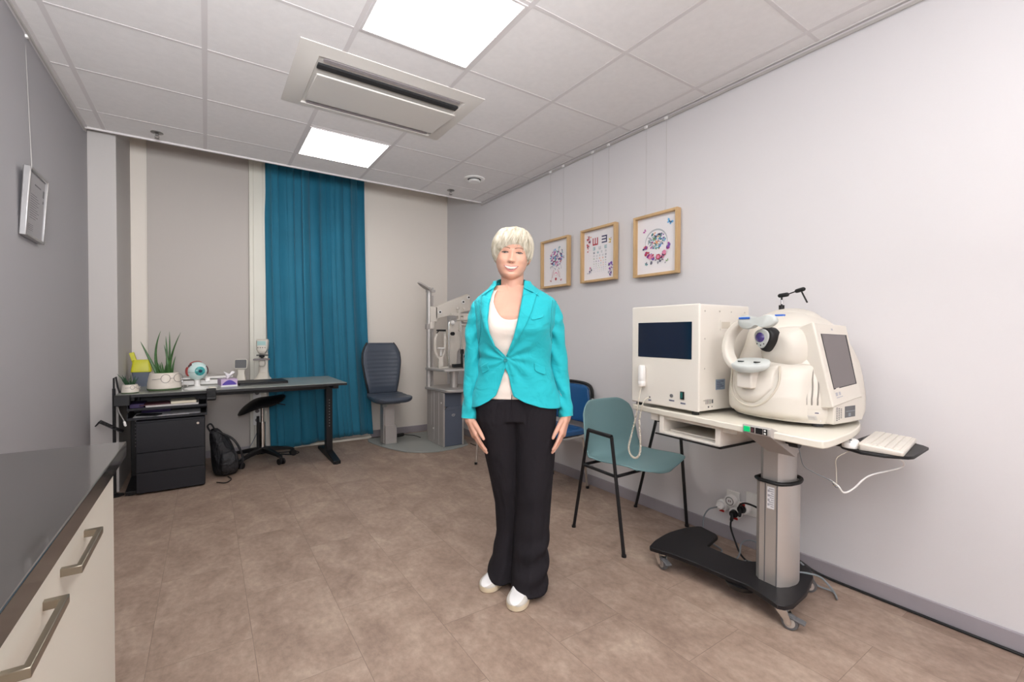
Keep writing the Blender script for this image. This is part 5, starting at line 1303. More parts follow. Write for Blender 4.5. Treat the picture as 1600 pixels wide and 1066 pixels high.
def art1(g):   # flowers and butterflies over an upside-down face
    for k in range(120):
        a = random.uniform(0, 2*PI); r = random.uniform(0, 1)**.6
        x = .085*r*math.cos(a); z = .045+.075*r*math.sin(a)
        g.mat(random.choice([1, 1, 2, 3, 4, 5, 11, 8])); disc(g, x, z, random.uniform(.004, .011), YA-.0002*(k % 9), 8, random.uniform(.4, 1), random.uniform(0, 3))
    for k in range(16):
        g.mat(random.choice([4, 5, 7, 3, 8, 11])); wing(g, random.uniform(-.11, .11), random.uniform(.0, .14), random.uniform(.007, .014), random.uniform(0, 6), YA-.0025)
    g.mat(2); disc(g, 0, -.10, .022, YA-.001, 18, 1); 
    g.mat(0); disc(g, 0, -.105, .0185, YA-.0014, 18, 1)
    g.mat(7)
    for s in (-1, 1):
        for k in range(7): disc(g, s*(.028+.003*k), -.06-.010*k, .0035, YA-.001, 8); 
        wing(g, s*.07, -.15, .012, s*.5, YA-.001)
        for k in range(10): disc(g, s*(.045+.003*k*(1 if k < 5 else .6)), -.075-.008*k, .0022, YA-.001, 6)
    disc(g, 0, -.137, .013, YA-.001, 12, 1)
    g.mat(11)
    for s in (-1, 1): disc(g, s*.007, -.108, .0022, YA-.002, 8)
    g.mat(8)
    for k in range(22): disc(g, random.uniform(-.075, .075), random.uniform(-.055, -.02), random.uniform(.003, .006), YA-.001, 8)
def E_shape(g, cx, cz, s, rot, y):
    def b(x0, x1, z0, z1):
        P = [(x0, z0), (x1, z0), (x1, z1), (x0, z1)]
        c, q = math.cos(rot), math.sin(rot)
        g.add([(cx+s*(a*c-d*q), y, cz+s*(a*q+d*c)) for a, d in P], [(0, 1, 2, 3)])
    b(-.5, -.3, -.5, .5); b(-.3, .5, .32, .5); b(-.3, .5, -.09, .09); b(-.3, .5, -.5, -.32)
def art2(g):   # tumbling E chart
    g.mat(7); E_shape(g, -.045, .105, .058, PI/2, YA); g.mat(11); E_shape(g, .052, .110, .056, PI, YA)
    rows = [(3, .05, .024), (4, .018, .016), (5, -.008, .013), (5, -.030, .011), (6, -.050, .009), (6, -.069, .008), (6, -.086, .007), (7, -.102, .006), (7, -.117, .005), (7, -.130, .004)]
    cols = [11, 5, 3, 8, 9, 6]
    for i, (n, z, s) in enumerate(rows):
        for k in range(n):
            g.mat(random.choice(cols)); E_shape(g, -.058+.125*k/(n-1), z, s, random.choice([0, PI/2, PI, -PI/2]), YA)
    for (cx, cz, rx, rz, n, cs) in ((-.115, .095, .022, .06, 34, [7, 2, 7, 11, 6]), (.118, -.125, .03, .05, 34, [3, 11, 3, 1, 8]), (-.105, -.115, .022, .022, 12, [3, 8, 2, 11]), (.112, .09, .012, .018, 8, [10, 9, 7])):
        for k in range(n):
            g.mat(random.choice(cs)); disc(g, cx+random.uniform(-rx, rx), cz+random.uniform(-rz, rz), random.uniform(.003, .009), YA-.0003*(k % 7), 7, random.uniform(.4, 1), random.uniform(0, 3))
    g.mat(7); wing(g, -.12, .135, .018, .6, YA-.003); g.mat(10); wing(g, .112, .095, .014, -.5, YA-.003); g.mat(3); wing(g, .118, -.085, .02, .3, YA-.003)
def art3(g):   # eye sphere with a flower wreath and butterflies
    g.mat(8); disc(g, -.005, .015, .092, YA, 40)
    g.mat(0); disc(g, -.005, .008, .088, YA-.0004, 40)
    for k in range(150):
        a = random.uniform(0, 2*PI); r = random.uniform(0, 1)**.5*.07
        x = .0+r*math.cos(a); z = .03+r*.85*math.sin(a)
        g.mat(random.choice([4, 5, 9, 6, 11, 8, 3, 4]) if x > -.03 else random.choice([8, 8, 5, 1, 8])); disc(g, x, z, random.uniform(.004, .010), YA-.0008-.0002*(k % 8), 7, random.uniform(.4, 1), random.uniform(0, 3))
    for k in range(46):
        a = math.radians(random.uniform(185, 355)); r = .095+random.uniform(-.012, .02)
        g.mat(random.choice([2, 1, 3, 2, 11, 7])); disc(g, r*math.cos(a), .01+r*.95*math.sin(a), random.uniform(.006, .014), YA-.003-.0002*(k % 6), 9, random.uniform(.6, 1), random.uniform(0, 3))
    g.mat(7); disc(g, .015, -.085, .018, YA-.0045, 12); g.mat(2); disc(g, .015, -.085, .012, YA-.005, 12); disc(g, -.05, -.08, .014, YA-.005, 12); disc(g, .065, -.06, .015, YA-.005, 12)
    g.mat(11)
    for k in range(10): wing(g, random.uniform(-.09, .10), random.uniform(-.13, -.10), random.uniform(.006, .010), random.uniform(0, 6), YA-.004)
    g.mat(4); wing(g, .105, .135, .026, -.6, YA-.001); g.mat(11); wing(g, .108, .132, .012, -.6, YA-.002)
    g.mat(1); wing(g, -.10, .105, .015, .9, YA-.001); g.mat(9); wing(g, .085, -.115, .012, .5, YA-.001); g.mat(5); wing(g, -.085, -.125, .014, -.4, YA-.001)
framed(-.981, 1.815, .372, .42, 'oak framed print of flowers above an upside-down face, beside the woman', art1, 5, (-.09, .085))
framed(-1.504, 1.817, .372, .42, 'oak framed tumbling-E eye chart print with flowers, middle one of three', art2, 8, (-.085, .085))
framed(-2.040, 1.805, .360, .42, 'oak framed print of an eye globe in a pink flower wreath, with blue butterfly', art3, 11, (-.10, .065))
# ---------------------------------------------------------------- the woman
PERS = empty('person', (1.737, -2.325, 0), -YAW, 'smiling woman with short pale blonde hair, turquoise blazer and black trousers, standing', 'person')
KEY = np.array([
 # z    cx    rx    front back
 (.80, .030, .200, .118, .130), (.87, .029, .199, .118, .128), (.92, .028, .192, .112, .122), (.98, .027, .176, .106, .112), (1.05, .025, .160, .100, .102), (1.09, .025, .157, .100, .100),
 (1.15, .024, .163, .112, .102), (1.22, .024, .172, .132, .108), (1.28, .024, .178, .124, .112), (1.33, .026, .186, .104, .108), (1.352, .026, .182, .094, .102), (1.370, .024, .166, .086, .097), (1.390, .020, .138, .076, .090), (1.410, .015, .108, .066, .084), (1.432, .010, .084, .056, .077), (1.46, .008, .070, .050, .070)])
CY = .085; EX = .85
def sp(v, e=EX): return math.copysign(abs(v)**e, v)
def TK(z): return [float(np.interp(z, KEY[:, 0], KEY[:, j])) for j in (1, 2, 3, 4)]
def torso(th, z, off=0):
    cx, rx, f, b = TK(z); c, s = math.cos(th), math.sin(th)
    r = (f if c > 0 else b)+off
    bust = 0
    if c > 0:
        for e in (-1, 1): bust += .018*math.exp(-((th-e*.62)/.34)**2-((z-1.225)/.062)**2)
    return Vector((cx+(rx+off)*sp(s), CY-r*sp(c)-bust, z))
def th_of_x(x, z, off=0):
    cx, rx, f, b = TK(z); v = max(-1, min(1, (x-cx)/(rx+off))); return math.asin(math.copysign(abs(v)**(1/EX), v))
def evaluated(o):
    dg = bpy.context.evaluated_depsgraph_get(); dg.update()
    me = bpy.data.meshes.new_from_object(o.evaluated_get(dg)); old = o.data
    for m in list(o.modifiers): o.modifiers.remove(m)
    o.data = me; me.name = o.name; me.polygons.foreach_set('use_smooth', [True]*len(me.polygons))
    return o
def voxel(mb, name, m, vox, parent, smooth=4, fac=.5):
    o = mb.build(name, m, parent, smooth=False)
    q = o.modifiers.new('r', 'REMESH'); q.mode = 'VOXEL'; q.voxel_size = vox; q.use_smooth_shade = True
    if smooth:
        q = o.modifiers.new('s', 'SMOOTH'); q.factor = fac; q.iterations = smooth
    return evaluated(o)

# ---- head shape
HW = np.array([(-.120, .004), (-.116, .018), (-.110, .032), (-.098, .0455), (-.080, .0555), (-.060, .0630), (-.035, .0680), (-.01, .0695), (.02, .0715), (.05, .0715), (.075, .066), (.095, .054), (.108, .037), (.115, .022), (.118, .004)])
YFK = np.array([(-.120, .050), (-.116, .066), (-.108, .077), (-.095, .0825), (-.080, .0815), (-.065, .084), (-.048, .084), (-.02, .083), (.0, .0815), (.02, .084), (.035, .0885), (.055, .087), (.08, .076), (.10, .054), (.112, .03), (.118, .004)])
YBK = np.array([(-.120, -.03), (-.110, -.02), (-.09, -.002), (-.06, .04), (-.03, .07), (0, .09), (.04, .100), (.07, .093), (.095, .07), (.11, .035), (.118, .004)])
def gss(x, z, cx, cz, sx, sz): return math.exp(-((x-cx)/sx)**2-((z-cz)/sz)**2)
def feat(x, z):
    d = 0
    t_ = (z+.032)/.045   # nose ridge
    if -.050 < z < .014:
        k = max(0, min(1, (.014-z)/.052)); d += (.005+.017*k**1.25)*math.exp(-(x/(.0072+.0045*k))**2)*(1 if z > -.040 else max(0, 1-(-.040-z)/.010))
    d += .006*gss(x, z, .011, -.037, .006, .006)+.006*gss(x, z, -.011, -.037, .006, .006)
    for e in (-1, 1):
        d -= .0065*gss(x, z, e*.030, .001, .014, .010)
        d += .0022*gss(x, z, e*.033, .018, .018, .006)
        d += .0065*gss(x, z, e*.043, -.034, .017, .017)
        d -= .0035*gss(x, z, e*.036, -.055, .007, .014)
        d += .002*gss(x, z, e*.030, .001, .010, .0055)
    d += .0035*gss(x, z, 0, -.067, .028, .012)
    d -= .003*gss(x, z, 0, -.089, .018, .004)
    d += .005*gss(x, z, 0, -.103, .018, .013)
    d -= .0015*gss(x, z, 0, -.053, .004, .005)
    return d
def face_y(x, z):
    hw = np.interp(z, HW[:, 0], HW[:, 1]); yf = np.interp(z, YFK[:, 0], YFK[:, 1])
    u = min(abs(x/hw), .999); return -yf*(1-u**2.5)**(1/2.1)-feat(x, z)
HM = Matrix.Translation((.010, .070, 1.567)) @ Matrix.Rotation(math.radians(4.5), 4, 'Y') @ Matrix.Rotation(math.radians(2), 4, 'X') @ Matrix.Diagonal((1.07, 1.0, .975, 1))
def HP(p): return tuple(HM @ Vector(p))
g = MB(); rs = []
for z in np.concatenate([np.linspace(-.120, -.108, 5), np.linspace(-.105, .10, 84), np.linspace(.104, .118, 7)]):
    hw = float(np.interp(z, HW[:, 0], HW[:, 1])); yb = float(np.interp(z, YBK[:, 0], YBK[:, 1])); ring = []
    for k in range(120):
        a = 2*PI*k/120; c, s = math.cos(a), math.sin(a)
        x = hw*math.copysign(abs(s)**(2/2.5), s)
        if c > 0: y = face_y(x, z)
        else: y = yb*(abs(c)**(2/2.3))
        ring.append(HP((x, y, z)))
    rs.append(ring)
g.rings(rs)
for e in (-1, 1):   # ears
    R = Matrix.Rotation(e*.35, 3, 'Z')
    g.ball(HP((e*.0735, .012, -.008)), (.0065, .017, .029), 18, 12, R); g.ball(HP((e*.0775, .015, .004)), (.0055, .014, .018), 14, 10, R)
g.capsule((.010, .095, 1.36), (.012, .090, 1.52), .054, .052, 32)
g.capsule((.010, .075, 1.40), (.012, .072, 1.49), .040, .040, 32)
for e in (-1, 1):   # neck muscles, collar bones
    g.capsule((.010+e*.038, .085, 1.49), (.010+e*.014, .035, 1.395), .012, .009)
    g.capsule((.012+e*.018, .030, 1.390), (.014+e*.075, .042, 1.396), .0075, .008)
# trunk
rs = []
for z in np.linspace(.86, 1.425, 40): rs.append([tuple(torso(2*PI*k/72, z, -.014)) for k in range(72)])
g.rings(rs)
# arms
AL = [(-.130, .085, 1.30), (-.172, .09, 1.06), (-.188, .05, .805)]
AR = [(.18, .085, 1.30), (.232, .09, 1.06), (.264, .05, .815)]
for A_ in (AL, AR):
    g.capsule(A_[0], A_[1], .030, .028); g.capsule(A_[1], A_[2], .031, .0215)
# legs and feet (inside trousers and shoes)
g.capsule((-.04, .09, .88), (-.005, .15, .46), .075, .048); g.capsule((-.005, .15, .46), (-.02, .19, .09), .045, .026); g.capsule((-.02, .19, .06), (-.07, .12, .035), .022, .014)
g.capsule((.10, .08, .88), (.11, .07, .46), .075, .048); g.capsule((.11, .07, .46), (.10, .09, .09), .045, .026); g.capsule((.10, .09, .06), (.06, .0, .035), .022, .014)
# hands
def hand(g, W_, d, spread, palm_n, thumb_dir, curl):
    W_, d, s, n = Vector(W_), Vector(d).normalized(), Vector(spread), Vector(palm_n)
    s = (s-d*s.dot(d)).normalized(); n = d.cross(s); 
    if n.dot(Vector(palm_n)) < 0: n = -n
    # palm: several overlapping capsules
    L = .082
    for q in (-1, -.33, .33, 1):
        g.capsule(W_+s*q*.014+d*.0, W_+d*L+s*q*.028, .0155, .0125)
    g.capsule(W_-d*.03, W_+d*.01, .023, .022)
    g.capsule(W_+d*.018+s*.018+n*.006, W_+d*.05+s*.030+n*.010, .016, .013)
    ln = ((1.0, .042, .026, .021), (.33, .046, .030, .022), (-.33, .043, .027, .021), (-1.0, .034, .021, .019))
    nails = []
    for i, (q, a, b, c) in enumerate(ln):
        p = W_+d*(L-.002-.006*abs(q-.2))+s*q*.0285; dd_ = (d+s*q*.07).normalized(); ang = curl*(1+.15*i)
        r = .0084 if i < 3 else .0075
        for (l_, r0, r1) in ((a, r+.0006, r), (b, r, r-.0006), (c, r-.0006, r-.0020)):
            dd_ = (dd_+n*ang).normalized(); p2 = p+dd_*l_
            g.capsule(p, p2, r0, r1, 12); p = p2
        nails.append((p-dd_*.008-n*(r-.002), dd_, n))
    p = W_+d*.028+s*.030+n*.010; td = Vector(thumb_dir).normalized()
    for (l_, r0, r1, bend) in ((.038, .0130, .0105, 0), (.030, .0105, .0095, .22), (.024, .0095, .0070, .15)):
        td = (td+d*bend).normalized(); p2 = p+td*l_; g.capsule(p, p2, r0, r1, 12); p = p2
    nails.append((p-td*.006-n*.006, td, n))
    return nails
dL = (.36, -.22, -.90); dR = (-.26, -.26, -.93)
nl = hand(g, AL[2], dL, (.35, -.93, .0), (.9, .40, .2), (.52, -.55, -.66), .11)
nr = hand(g, AR[2], dR, (-.35, -.93, .0), (-.9, .40, .2), (-.50, -.50, -.72), .11)
body = voxel(g, 'body', 'skin', .0026, PERS, 3, .4)
g = MB()
for (p, d_, n_) in nl[:4]+nr[:4]:
    x_ = d_.cross(n_).normalized(); g.ball(p, (.0042, .0058, .0016), 10, 6, Matrix((x_, d_, n_)).transposed())
g.build('fingernails', mat('nail', (.80, .52, .45), .3), body)

# ---- face details
def fpatch(g, top, bot, x0, x1, off, nx=24, nz=5):
    g.grid(lambda u, v: HP((x0+(x1-x0)*u, face_y(x0+(x1-x0)*u, (b_ := bot(x0+(x1-x0)*u))+(top(x0+(x1-x0)*u)-b_)*v)-off-.0008*math.sin(v*PI), b_+(top(x0+(x1-x0)*u)-b_)*v)), nx, nz)
for e in (-1, 1):
    cx = e*.030; zc = .000; hw_ = .0145
    def up(x, cx=cx, e=e): u = (x-cx)/hw_; return zc+.0030*max(0, 1-u*u)**.6+.0006
    def lo(x, cx=cx, e=e): u = (x-cx)/hw_; return zc-.0018*max(0, 1-u*u)**.6+.0008*u*u
    g = MB(); fpatch(g, up, lo, cx-hw_, cx+hw_, .0012, 20, 4); ey = g.build('eye', 'sclera', body, angle=80)
    g = MB(); g.grid(lambda u, v: HP((cx+.0062*v*math.cos(u*2*PI), face_y(cx, zc)-.0034-.0008*(1-v), zc+.0008+min(.0034, max(-.0030, .0058*v*math.sin(u*2*PI))))), 20, 4, True); g.build('iris', 'eyedark', ey)
    g = MB(); P = [HP((x, face_y(x, up(x))-.0022, up(x)+.0004)) for x in np.linspace(cx-hw_*1.06, cx+hw_*1.06, 12)]; g.tube(P, [.0008+.0014*math.sin(PI*k/11)**.5 for k in range(12)], 6); 
    g.build('upper_lashes', 'eyedark', ey)
    g = MB(); P = [HP((x, face_y(x, lo(x))-.0012, lo(x)-.0002)) for x in np.linspace(cx-hw_*.9, cx+hw_*.9, 10)]; g.tube(P, .0005, 5); g.build('lower_lashes', 'brow', ey)
    def b1_(x): u = (x-cx)*e/.021; return .0185+.0045*(1-(u-.15)**2)+.0012*(1-u)*.5
    g = MB(); fpatch(g, lambda x: b1_(x)+.0011+.0010*(1-(x-cx)*e/.02)*.5, lambda x: b1_(x)-.0009-.0009*(1-(x-cx)*e/.02)*.5, cx-.020, cx+.020, .0010, 18, 3); g.build('eyebrow', 'brow', body, angle=80)
# nostrils
g = MB()
for e in (-1, 1): g.ball(HP((e*.0062, face_y(e*.0062, -.0465)-.0006, -.0465)), (.0028, .0018, .0013), 10, 6)
g.build('nostrils', 'mouthdark', body)
MW = .0315; MZ = -.0675
def m_up(x): return MZ+.0035+.0050*(x/MW)**2-.0010*math.exp(-(x/.006)**2)
def m_lo(x): return MZ-.0120+.0205*(x/MW)**2*(1 if abs(x) < MW else 1)
g = MB(); fpatch(g, lambda x: m_up(x)+.0006, lambda x: m_lo(x)-.0004, -MW, MW, .0006, 30, 4); g.build('mouth_opening', 'mouthdark', body, angle=80)
g = MB(); fpatch(g, lambda x: m_up(x)-.0002, lambda x: max(m_lo(x)+.0022, m_up(x)-.0105), -MW*.86, MW*.86, .0018, 30, 4); g.build('teeth', 'teeth', body, angle=80)
g = MB(); fpatch(g, lambda x: m_up(x)+.0045*(1-(x/(MW*1.06))**2)**.7-.0012*math.exp(-(x/.004)**2), lambda x: m_up(x)-.0003, -MW*1.04, MW*1.04, .0020, 30, 4); g.build('upper_lip', 'lips', body, angle=80)
g = MB(); fpatch(g, lambda x: m_lo(x)+.0008, lambda x: m_lo(x)-.0068*max(0, 1-(x/(MW*1.02))**2)**.8, -MW*.98, MW*.98, .0028, 30, 5); g.build('lower_lip', 'lips', body, angle=80)

# ---- hair: cap and many combed tufts
random.seed(21)
HC = Vector((0, .010, .022)); HR = (.0785, .099, .100)
def hsurf(d, off):
    d = Vector(d).normalized(); k = 1/math.sqrt((d.x/(HR[0]+off))**2+(d.y/(HR[1]+off))**2+(d.z/(HR[2]+off))**2)
    return HC+d*k
CR = Vector((.18, .30, .93)).normalized()      # crown from which the hair falls
ca, cb, _ = frame_from(CR)
def hair_len(phi):
    "lower limit z of the hair for compass direction (0 = front)"
    a = abs((phi+PI) % (2*PI)-PI)
    sgn = 1 if ((phi+PI) % (2*PI)-PI) > 0 else -1
    fr = .030+.008*math.sin(phi*3+.8)*(1 if a < .8 else 0)
    side = -.020 if sgn > 0 else -.034
    return float(np.interp(a, [0, .55, .85, 1.05, 1.5, 1.9, 2.4, PI], [fr, fr-.006, .004, side, side, -.055, -.085, -.09]))
g = MB()
def dirpz(phi, z, off):
    "point on the hair ellipsoid at compass phi and height z"
    q = max(0, 1-((z-HC.z)/(HR[2]+off))**2)**.5
    tuck = 1
    if z < -.02: tuck = 1-.16*min(1, (-.02-z)/.07)
    return Vector((HC.x+(HR[0]+off)*q*math.sin(phi)*tuck, HC.y-(HR[1]+off)*q*math.cos(phi)*tuck, z))
rs = []
for v in np.linspace(0, 1, 22):
    ring = []
    for k in range(72):
        phi = 2*PI*k/72; zl = hair_len(phi)+.008; zt = HC.z+HR[2]+.006; z = zt-(zt-zl)*(v**1.6)
        ring.append(HP(dirpz(phi, min(z, zt-.0003), .006)))
    rs.append(ring)
g.rings(rs, cap=True)
def tuft(g, phi0, phi1, zend, w, off0, lift, start=0):
    n = 11; pts = []
    C0 = Vector((.012, .030, HC.z+HR[2]+.004))
    for i in range(n+1):
        s = start+(1-start)*i/n
        phi = phi0+(phi1-phi0)*s**1.2
        zt = HC.z+HR[2]+off0; z = zt-(zt-zend)*(s**1.75)
        p = dirpz(phi, min(z, zt-.0002), off0+lift*math.sin(PI*min(1, s*1.1))*.8)
        if s < .35: p = C0.lerp(p, (s/.35)**.6) if s > 0 else C0.copy(); p.z = max(p.z, dirpz(phi, min(z, zt-.0002), off0).z-.004)
        pts.append(p)
    rs = []
    for i, p in enumerate(pts):
        d = (pts[min(i+1, n)]-pts[max(i-1, 0)]).normalized(); out = (p-HC); out = (out-d*out.dot(d)).normalized(); x = d.cross(out)
        s = i/n; ww = w*(.55+.75*math.sin(PI*min(1, s+.15)))*(1 if s < .72 else max(.08, (1-s)/.28)); th = ww*.36+.0006
        rs.append([HP(p+x*ww*math.cos(a)+out*th*math.sin(a)) for a in [2*PI*k/8 for k in range(8)]])
    g.rings(rs)
for k in range(430):
    phi = random.uniform(-PI, PI); a = abs(phi)
    front = a < 1.0
    sweep = -.42 if front else -.12*math.copysign(1, phi)
    zl = hair_len(phi+sweep*.7)
    zend = zl+random.uniform(-.010, .016)
    if k % 3 == 0: zend = zl+random.uniform(.0, .05)
    tuft(g, phi-sweep*.3, phi+sweep, zend, random.uniform(.0042, .0085), random.uniform(.006, .013), random.uniform(.001, .008))
for k in range(26):   # sideburn wisps, nape wisps
    s = random.choice([-1, 1]); phi = s*random.uniform(1.15, 1.6); tuft(g, phi, phi+random.uniform(-.1, .1), -.045+random.uniform(-.02, .015), .0032, .005, .002, .3)
for k in range(40):
    s = random.choice([-1, 1]); phi = s*random.uniform(1.95, 2.7); tuft(g, phi, phi-s*.25, -.085+random.uniform(-.03, .02), .004, .004, .002, .3)
hr = g.build('hair', 'hair', PERS, angle=70)

# ---- white top
g = MB()
def zt_tank(x): return 1.262+.165*min(1, abs((x-.004)/.092))**3.2
def tank(u, v):
    th = (u*2-1)*1.75; cx, rx, f, b = TK(1.2); x = cx+rx*sp(math.sin(th)); zt = zt_tank(x) if abs(th) < 1.5 else 1.35; zt = min(zt, 1.40)
    z = .905+(zt-.905)*v; p = torso(th, z, -.003)
    p.y -= .0022*math.sin(z*95+x*8)*max(0, 1-abs(th))*(1 if z < 1.2 else .2)
    return p
g.grid(tank, 60, 60); g.build('tank_top', 'tank', PERS, solid=.002, angle=80)

# ---- trousers
g = MB()
rs = []
for z in np.linspace(.80, .955, 10): rs.append([tuple(torso(2*PI*k/64, z, -.009)) for k in range(64)])
g.rings(rs)
def legloft(g, keys, phase):
    K = np.array(keys); zs = np.linspace(keys[0][2], keys[-1][2], 70); rs = []
    for z in zs:
        zz = K[::-1, 2]; cx, cy, rx, ry = [float(np.interp(z, zz, K[::-1, j])) for j in (0, 1, 3, 4)]
        ring = []
        for k in range(64):
            a = 2*PI*k/64; r = 1
            fold = .0
            if z < .32: fold += .085*math.sin(z*58+2.0*math.cos(a+phase))*min(1, (.32-z)/.1)*max(0, math.sin(a+phase)*.5+.6)*(1 if z > .05 else .3)
            fold += .020*math.sin(3*a+z*9+phase)*min(1, max(0, (.9-z)*2))
            crease = .045*math.exp(-((a-1.5*PI)/.16)**2)*min(1, max(0, (.78-z)*5))
            c, s = sp(math.cos(a), .92), sp(math.sin(a), .92)
            ring.append((cx+rx*c*(1+fold), cy+ry*s*(1+fold+crease), z))
        rs.append(ring)
    g.rings(rs)
legloft(g, [(-.052, .088, .90, .115, .115), (-.055, .088, .80, .104, .112), (-.043, .10, .685, .088, .100), (-.022, .125, .52, .073, .090), (-.005, .145, .384, .064, .084), (-.004, .155, .25, .058, .088), (-.018, .150, .13, .064, .104), (-.035, .140, .055, .070, .118), (-.037, .14, .035, .071, .120)], .6)
legloft(g, [(.108, .080, .90, .118, .115), (.115, .080, .80, .104, .112), (.121, .078, .685, .097, .102), (.116, .072, .52, .088, .094), (.112, .068, .384, .084, .090), (.105, .060, .25, .082, .096), (.099, .050, .13, .082, .108), (.095, .040, .055, .083, .118), (.094, .04, .03, .083, .120)], 2.2)
tr = voxel(g, 'trousers', 'trouser', .0055, PERS, 3, .5)
g = MB(); P = [torso(th_of_x(.012+.004*math.sin(z*20), z), z, -.004) for z in np.linspace(.84, .93, 8)]; g.tube(P, .0016, 6); g.build('fly_seam', 'trouser', tr)

# ---- shoes
def shoe(name, toe, d, L=.262):
    # toe = ground point of the toe tip, d = direction heel->toe
    d = Vector((d[0], d[1], 0)).normalized(); s = Vector((-d.y, d.x, 0)); T_ = Vector((toe[0], toe[1], 0))
    e = empty(name, (0, 0, 0)); e.parent = PERS
    def outline(t, k=1):  # half width along length, t 0 heel..1 toe
        if t > .78: return max(.002, .048*max(0, 1-((t-.78)/.22)**2.2)**.5)*k
        if t < .12: return max(.002, .033*max(0, 1-((.12-t)/.12)**2.2)**.5)*k
        return float(np.interp(t, [.12, .2, .45, .65, .78], [.033, .036, .039, .046, .048]))*k
    def ring(z, k, inset):
        R_ = []
        n = 34
        for side in (1, -1):
            for i in range(n):
                t = (1-math.cos(PI*(i+.5)/n))/2; t = t if side > 0 else 1-t
                R_.append(tuple(T_-d*(L*(1-t))*1.0+d*inset*(1-2*t)+s*side*max(.001, outline(t)*k-inset*.6)+Vector((0, 0, z))))
        return R_
    g = MB(); g.rings([ring(0, .95, .004), ring(.004, 1, 0), ring(.020, 1.02, -.001), ring(.027, 1, 0), ring(.029, .96, .003)]); g.build('sole', 'sole', e)
    g = MB(); rs = []
    for t in [(1-math.cos(PI*q))/2 for q in np.linspace(.05, .965, 46)]:
        w = outline(t)*.97; h = float(np.interp(t, [0, .1, .25, .4, .55, .7, .85, .95, 1], [.085, .095, .098, .092, .074, .054, .045, .036, .028])); c = T_-d*(L*(1-t))
        rs.append([tuple(c+s*w*sp(math.cos(a), .75)+Vector((0, 0, .024+(h-.024)*max(0, sp(math.sin(a), .8))))) for a in [PI*k/18 for k in range(19)]]+[tuple(c-s*w*.9+Vector((0, 0, .02))), tuple(c+s*w*.9+Vector((0, 0, .02)))])
    g.rings(rs); up_ = g.build('upper', 'shoe', e, angle=60)
    g = MB(); rs = []    # grey toe band and side panel
    for t in [(1-math.cos(PI*q))/2 for q in np.linspace(.64, .968, 22)]:
        w = outline(t)*.97+.0015; h = float(np.interp(t, [0, .7, .85, .95, 1], [.054, .054, .045, .036, .028])); c = T_-d*(L*(1-t))
        rs.append([tuple(c+s*w*sp(math.cos(a), .75)+Vector((0, 0, .024+(h-.022)*max(0, sp(math.sin(a), .8))))) for a in [PI*k/18*.0+PI*.30*k/9 for k in range(10)]])
    for side in (0, 1):
        g.rings([[r if side == 0 else tuple(Vector(r)-s*2*(Vector(r)-T_).dot(s)) for r in R_] for R_ in rs], cap=False)
    g.build('toe_guard', 'shoegrey', up_, angle=60)
    g = MB()
    for t in (.50, .56, .62):
        w = outline(t); c = T_-d*(L*(1-t)); h = float(np.interp(t, [0, .4, .55, .7], [.095, .092, .074, .054]))
        g.tube([tuple(c+s*w*.45*math.cos(a)+Vector((0, 0, .024+(h-.020)*(.55+.46*math.sin(a))))) for a in [PI*k/10 for k in range(11)]], .0028, 6)
    g.build('laces', 'shoe', up_)
shoe('shoe', (-.118, .026), (-.52, -.85))
shoe('shoe', (.022, -.118), (-.30, -.95))

# ---- blazer
ZS = [(.87, -.105), (.885, -.088), (.919, -.060), (.98, -.040), (1.041, -.022), (1.06, -.006), (1.088, -.006), (1.105, -.024), (1.144, -.062), (1.20, -.088), (1.257, -.099), (1.33, -.092), (1.38, -.082), (1.42, -.070), (1.46, -.062)]
ZR = [(.868, .105), (.880, .065), (.916, .018), (.97, .004), (1.022, -.008), (1.06, -.022), (1.088, -.022), (1.11, -.008), (1.18, .018), (1.26, .036), (1.33, .050), (1.38, .058), (1.42, .064), (1.46, .070)]
ZS, ZR = np.array(ZS), np.array(ZR)
JOFF = .011
def wrinkle(p, th):
    a = 0
    x = p.x-.0; z = p.z
    # folds radiating from the button
    r = math.hypot(p.x+.015, z-1.085); ang = math.atan2(z-1.085, p.x+.015)
    if math.cos(th) > -.2: a += .0052*math.sin(ang*11+r*14)*math.exp(-((r-.085)/.06)**2)
    a += .0016*math.sin(z*55+th*2.5)*math.exp(-((z-1.06)/.07)**2)
    a += .0022*math.sin(th*7+z*8)*max(0, min(1, (1.0-z)*9))
    a += .0045*math.sin(z*48+3*abs(th))*math.exp(-((abs(th)-1.25)/.3)**2)*math.exp(-((z-1.22)/.09)**2)
    return a
def JS(th, z, off=0):
    p = torso(th, z, JOFF+off+.010*max(0, min(1, (.98-z)/.11)))
    n = Vector((p.x-TK(z)[0], p.y-CY, 0)).normalized()
    return p+n*wrinkle(p, th)
def jtop(th):
    a = abs((th+PI) % (2*PI)-PI)
    return float(np.interp(a, [0, .5, 1.1, 1.57, 2.2, PI], [1.43, 1.432, 1.437, 1.442, 1.455, 1.46]))
def jacket(u, v):
    z = .868+v*(1.445-.868)
    tr_, tl = th_of_x(float(np.interp(z, ZR[:, 0], ZR[:, 1])), z, JOFF), th_of_x(float(np.interp(z, ZS[:, 0], ZS[:, 1])), z, JOFF)
    th = tr_+(2*PI+tl-tr_)*u
    p = JS(th, z, .0015 if u > .97 and 1.04 < z < 1.10 else 0)
    # rounded, slightly raised front corners at the hem
    e = min(u, 1-u)
    if v < .12: p.z += .020*(1-v/.12)*math.exp(-(e/.03)**1.3)-.006*(1-v/.12)*math.exp(-((e-.12)/.07)**2)+.012*(1-v/.12)*math.exp(-((e-.5)/.3)**2)*0
    return p
g = MB(); g.grid(jacket, 220, 130)
jk = g.build('blazer', 'jacket', PERS, solid=.003, angle=80)
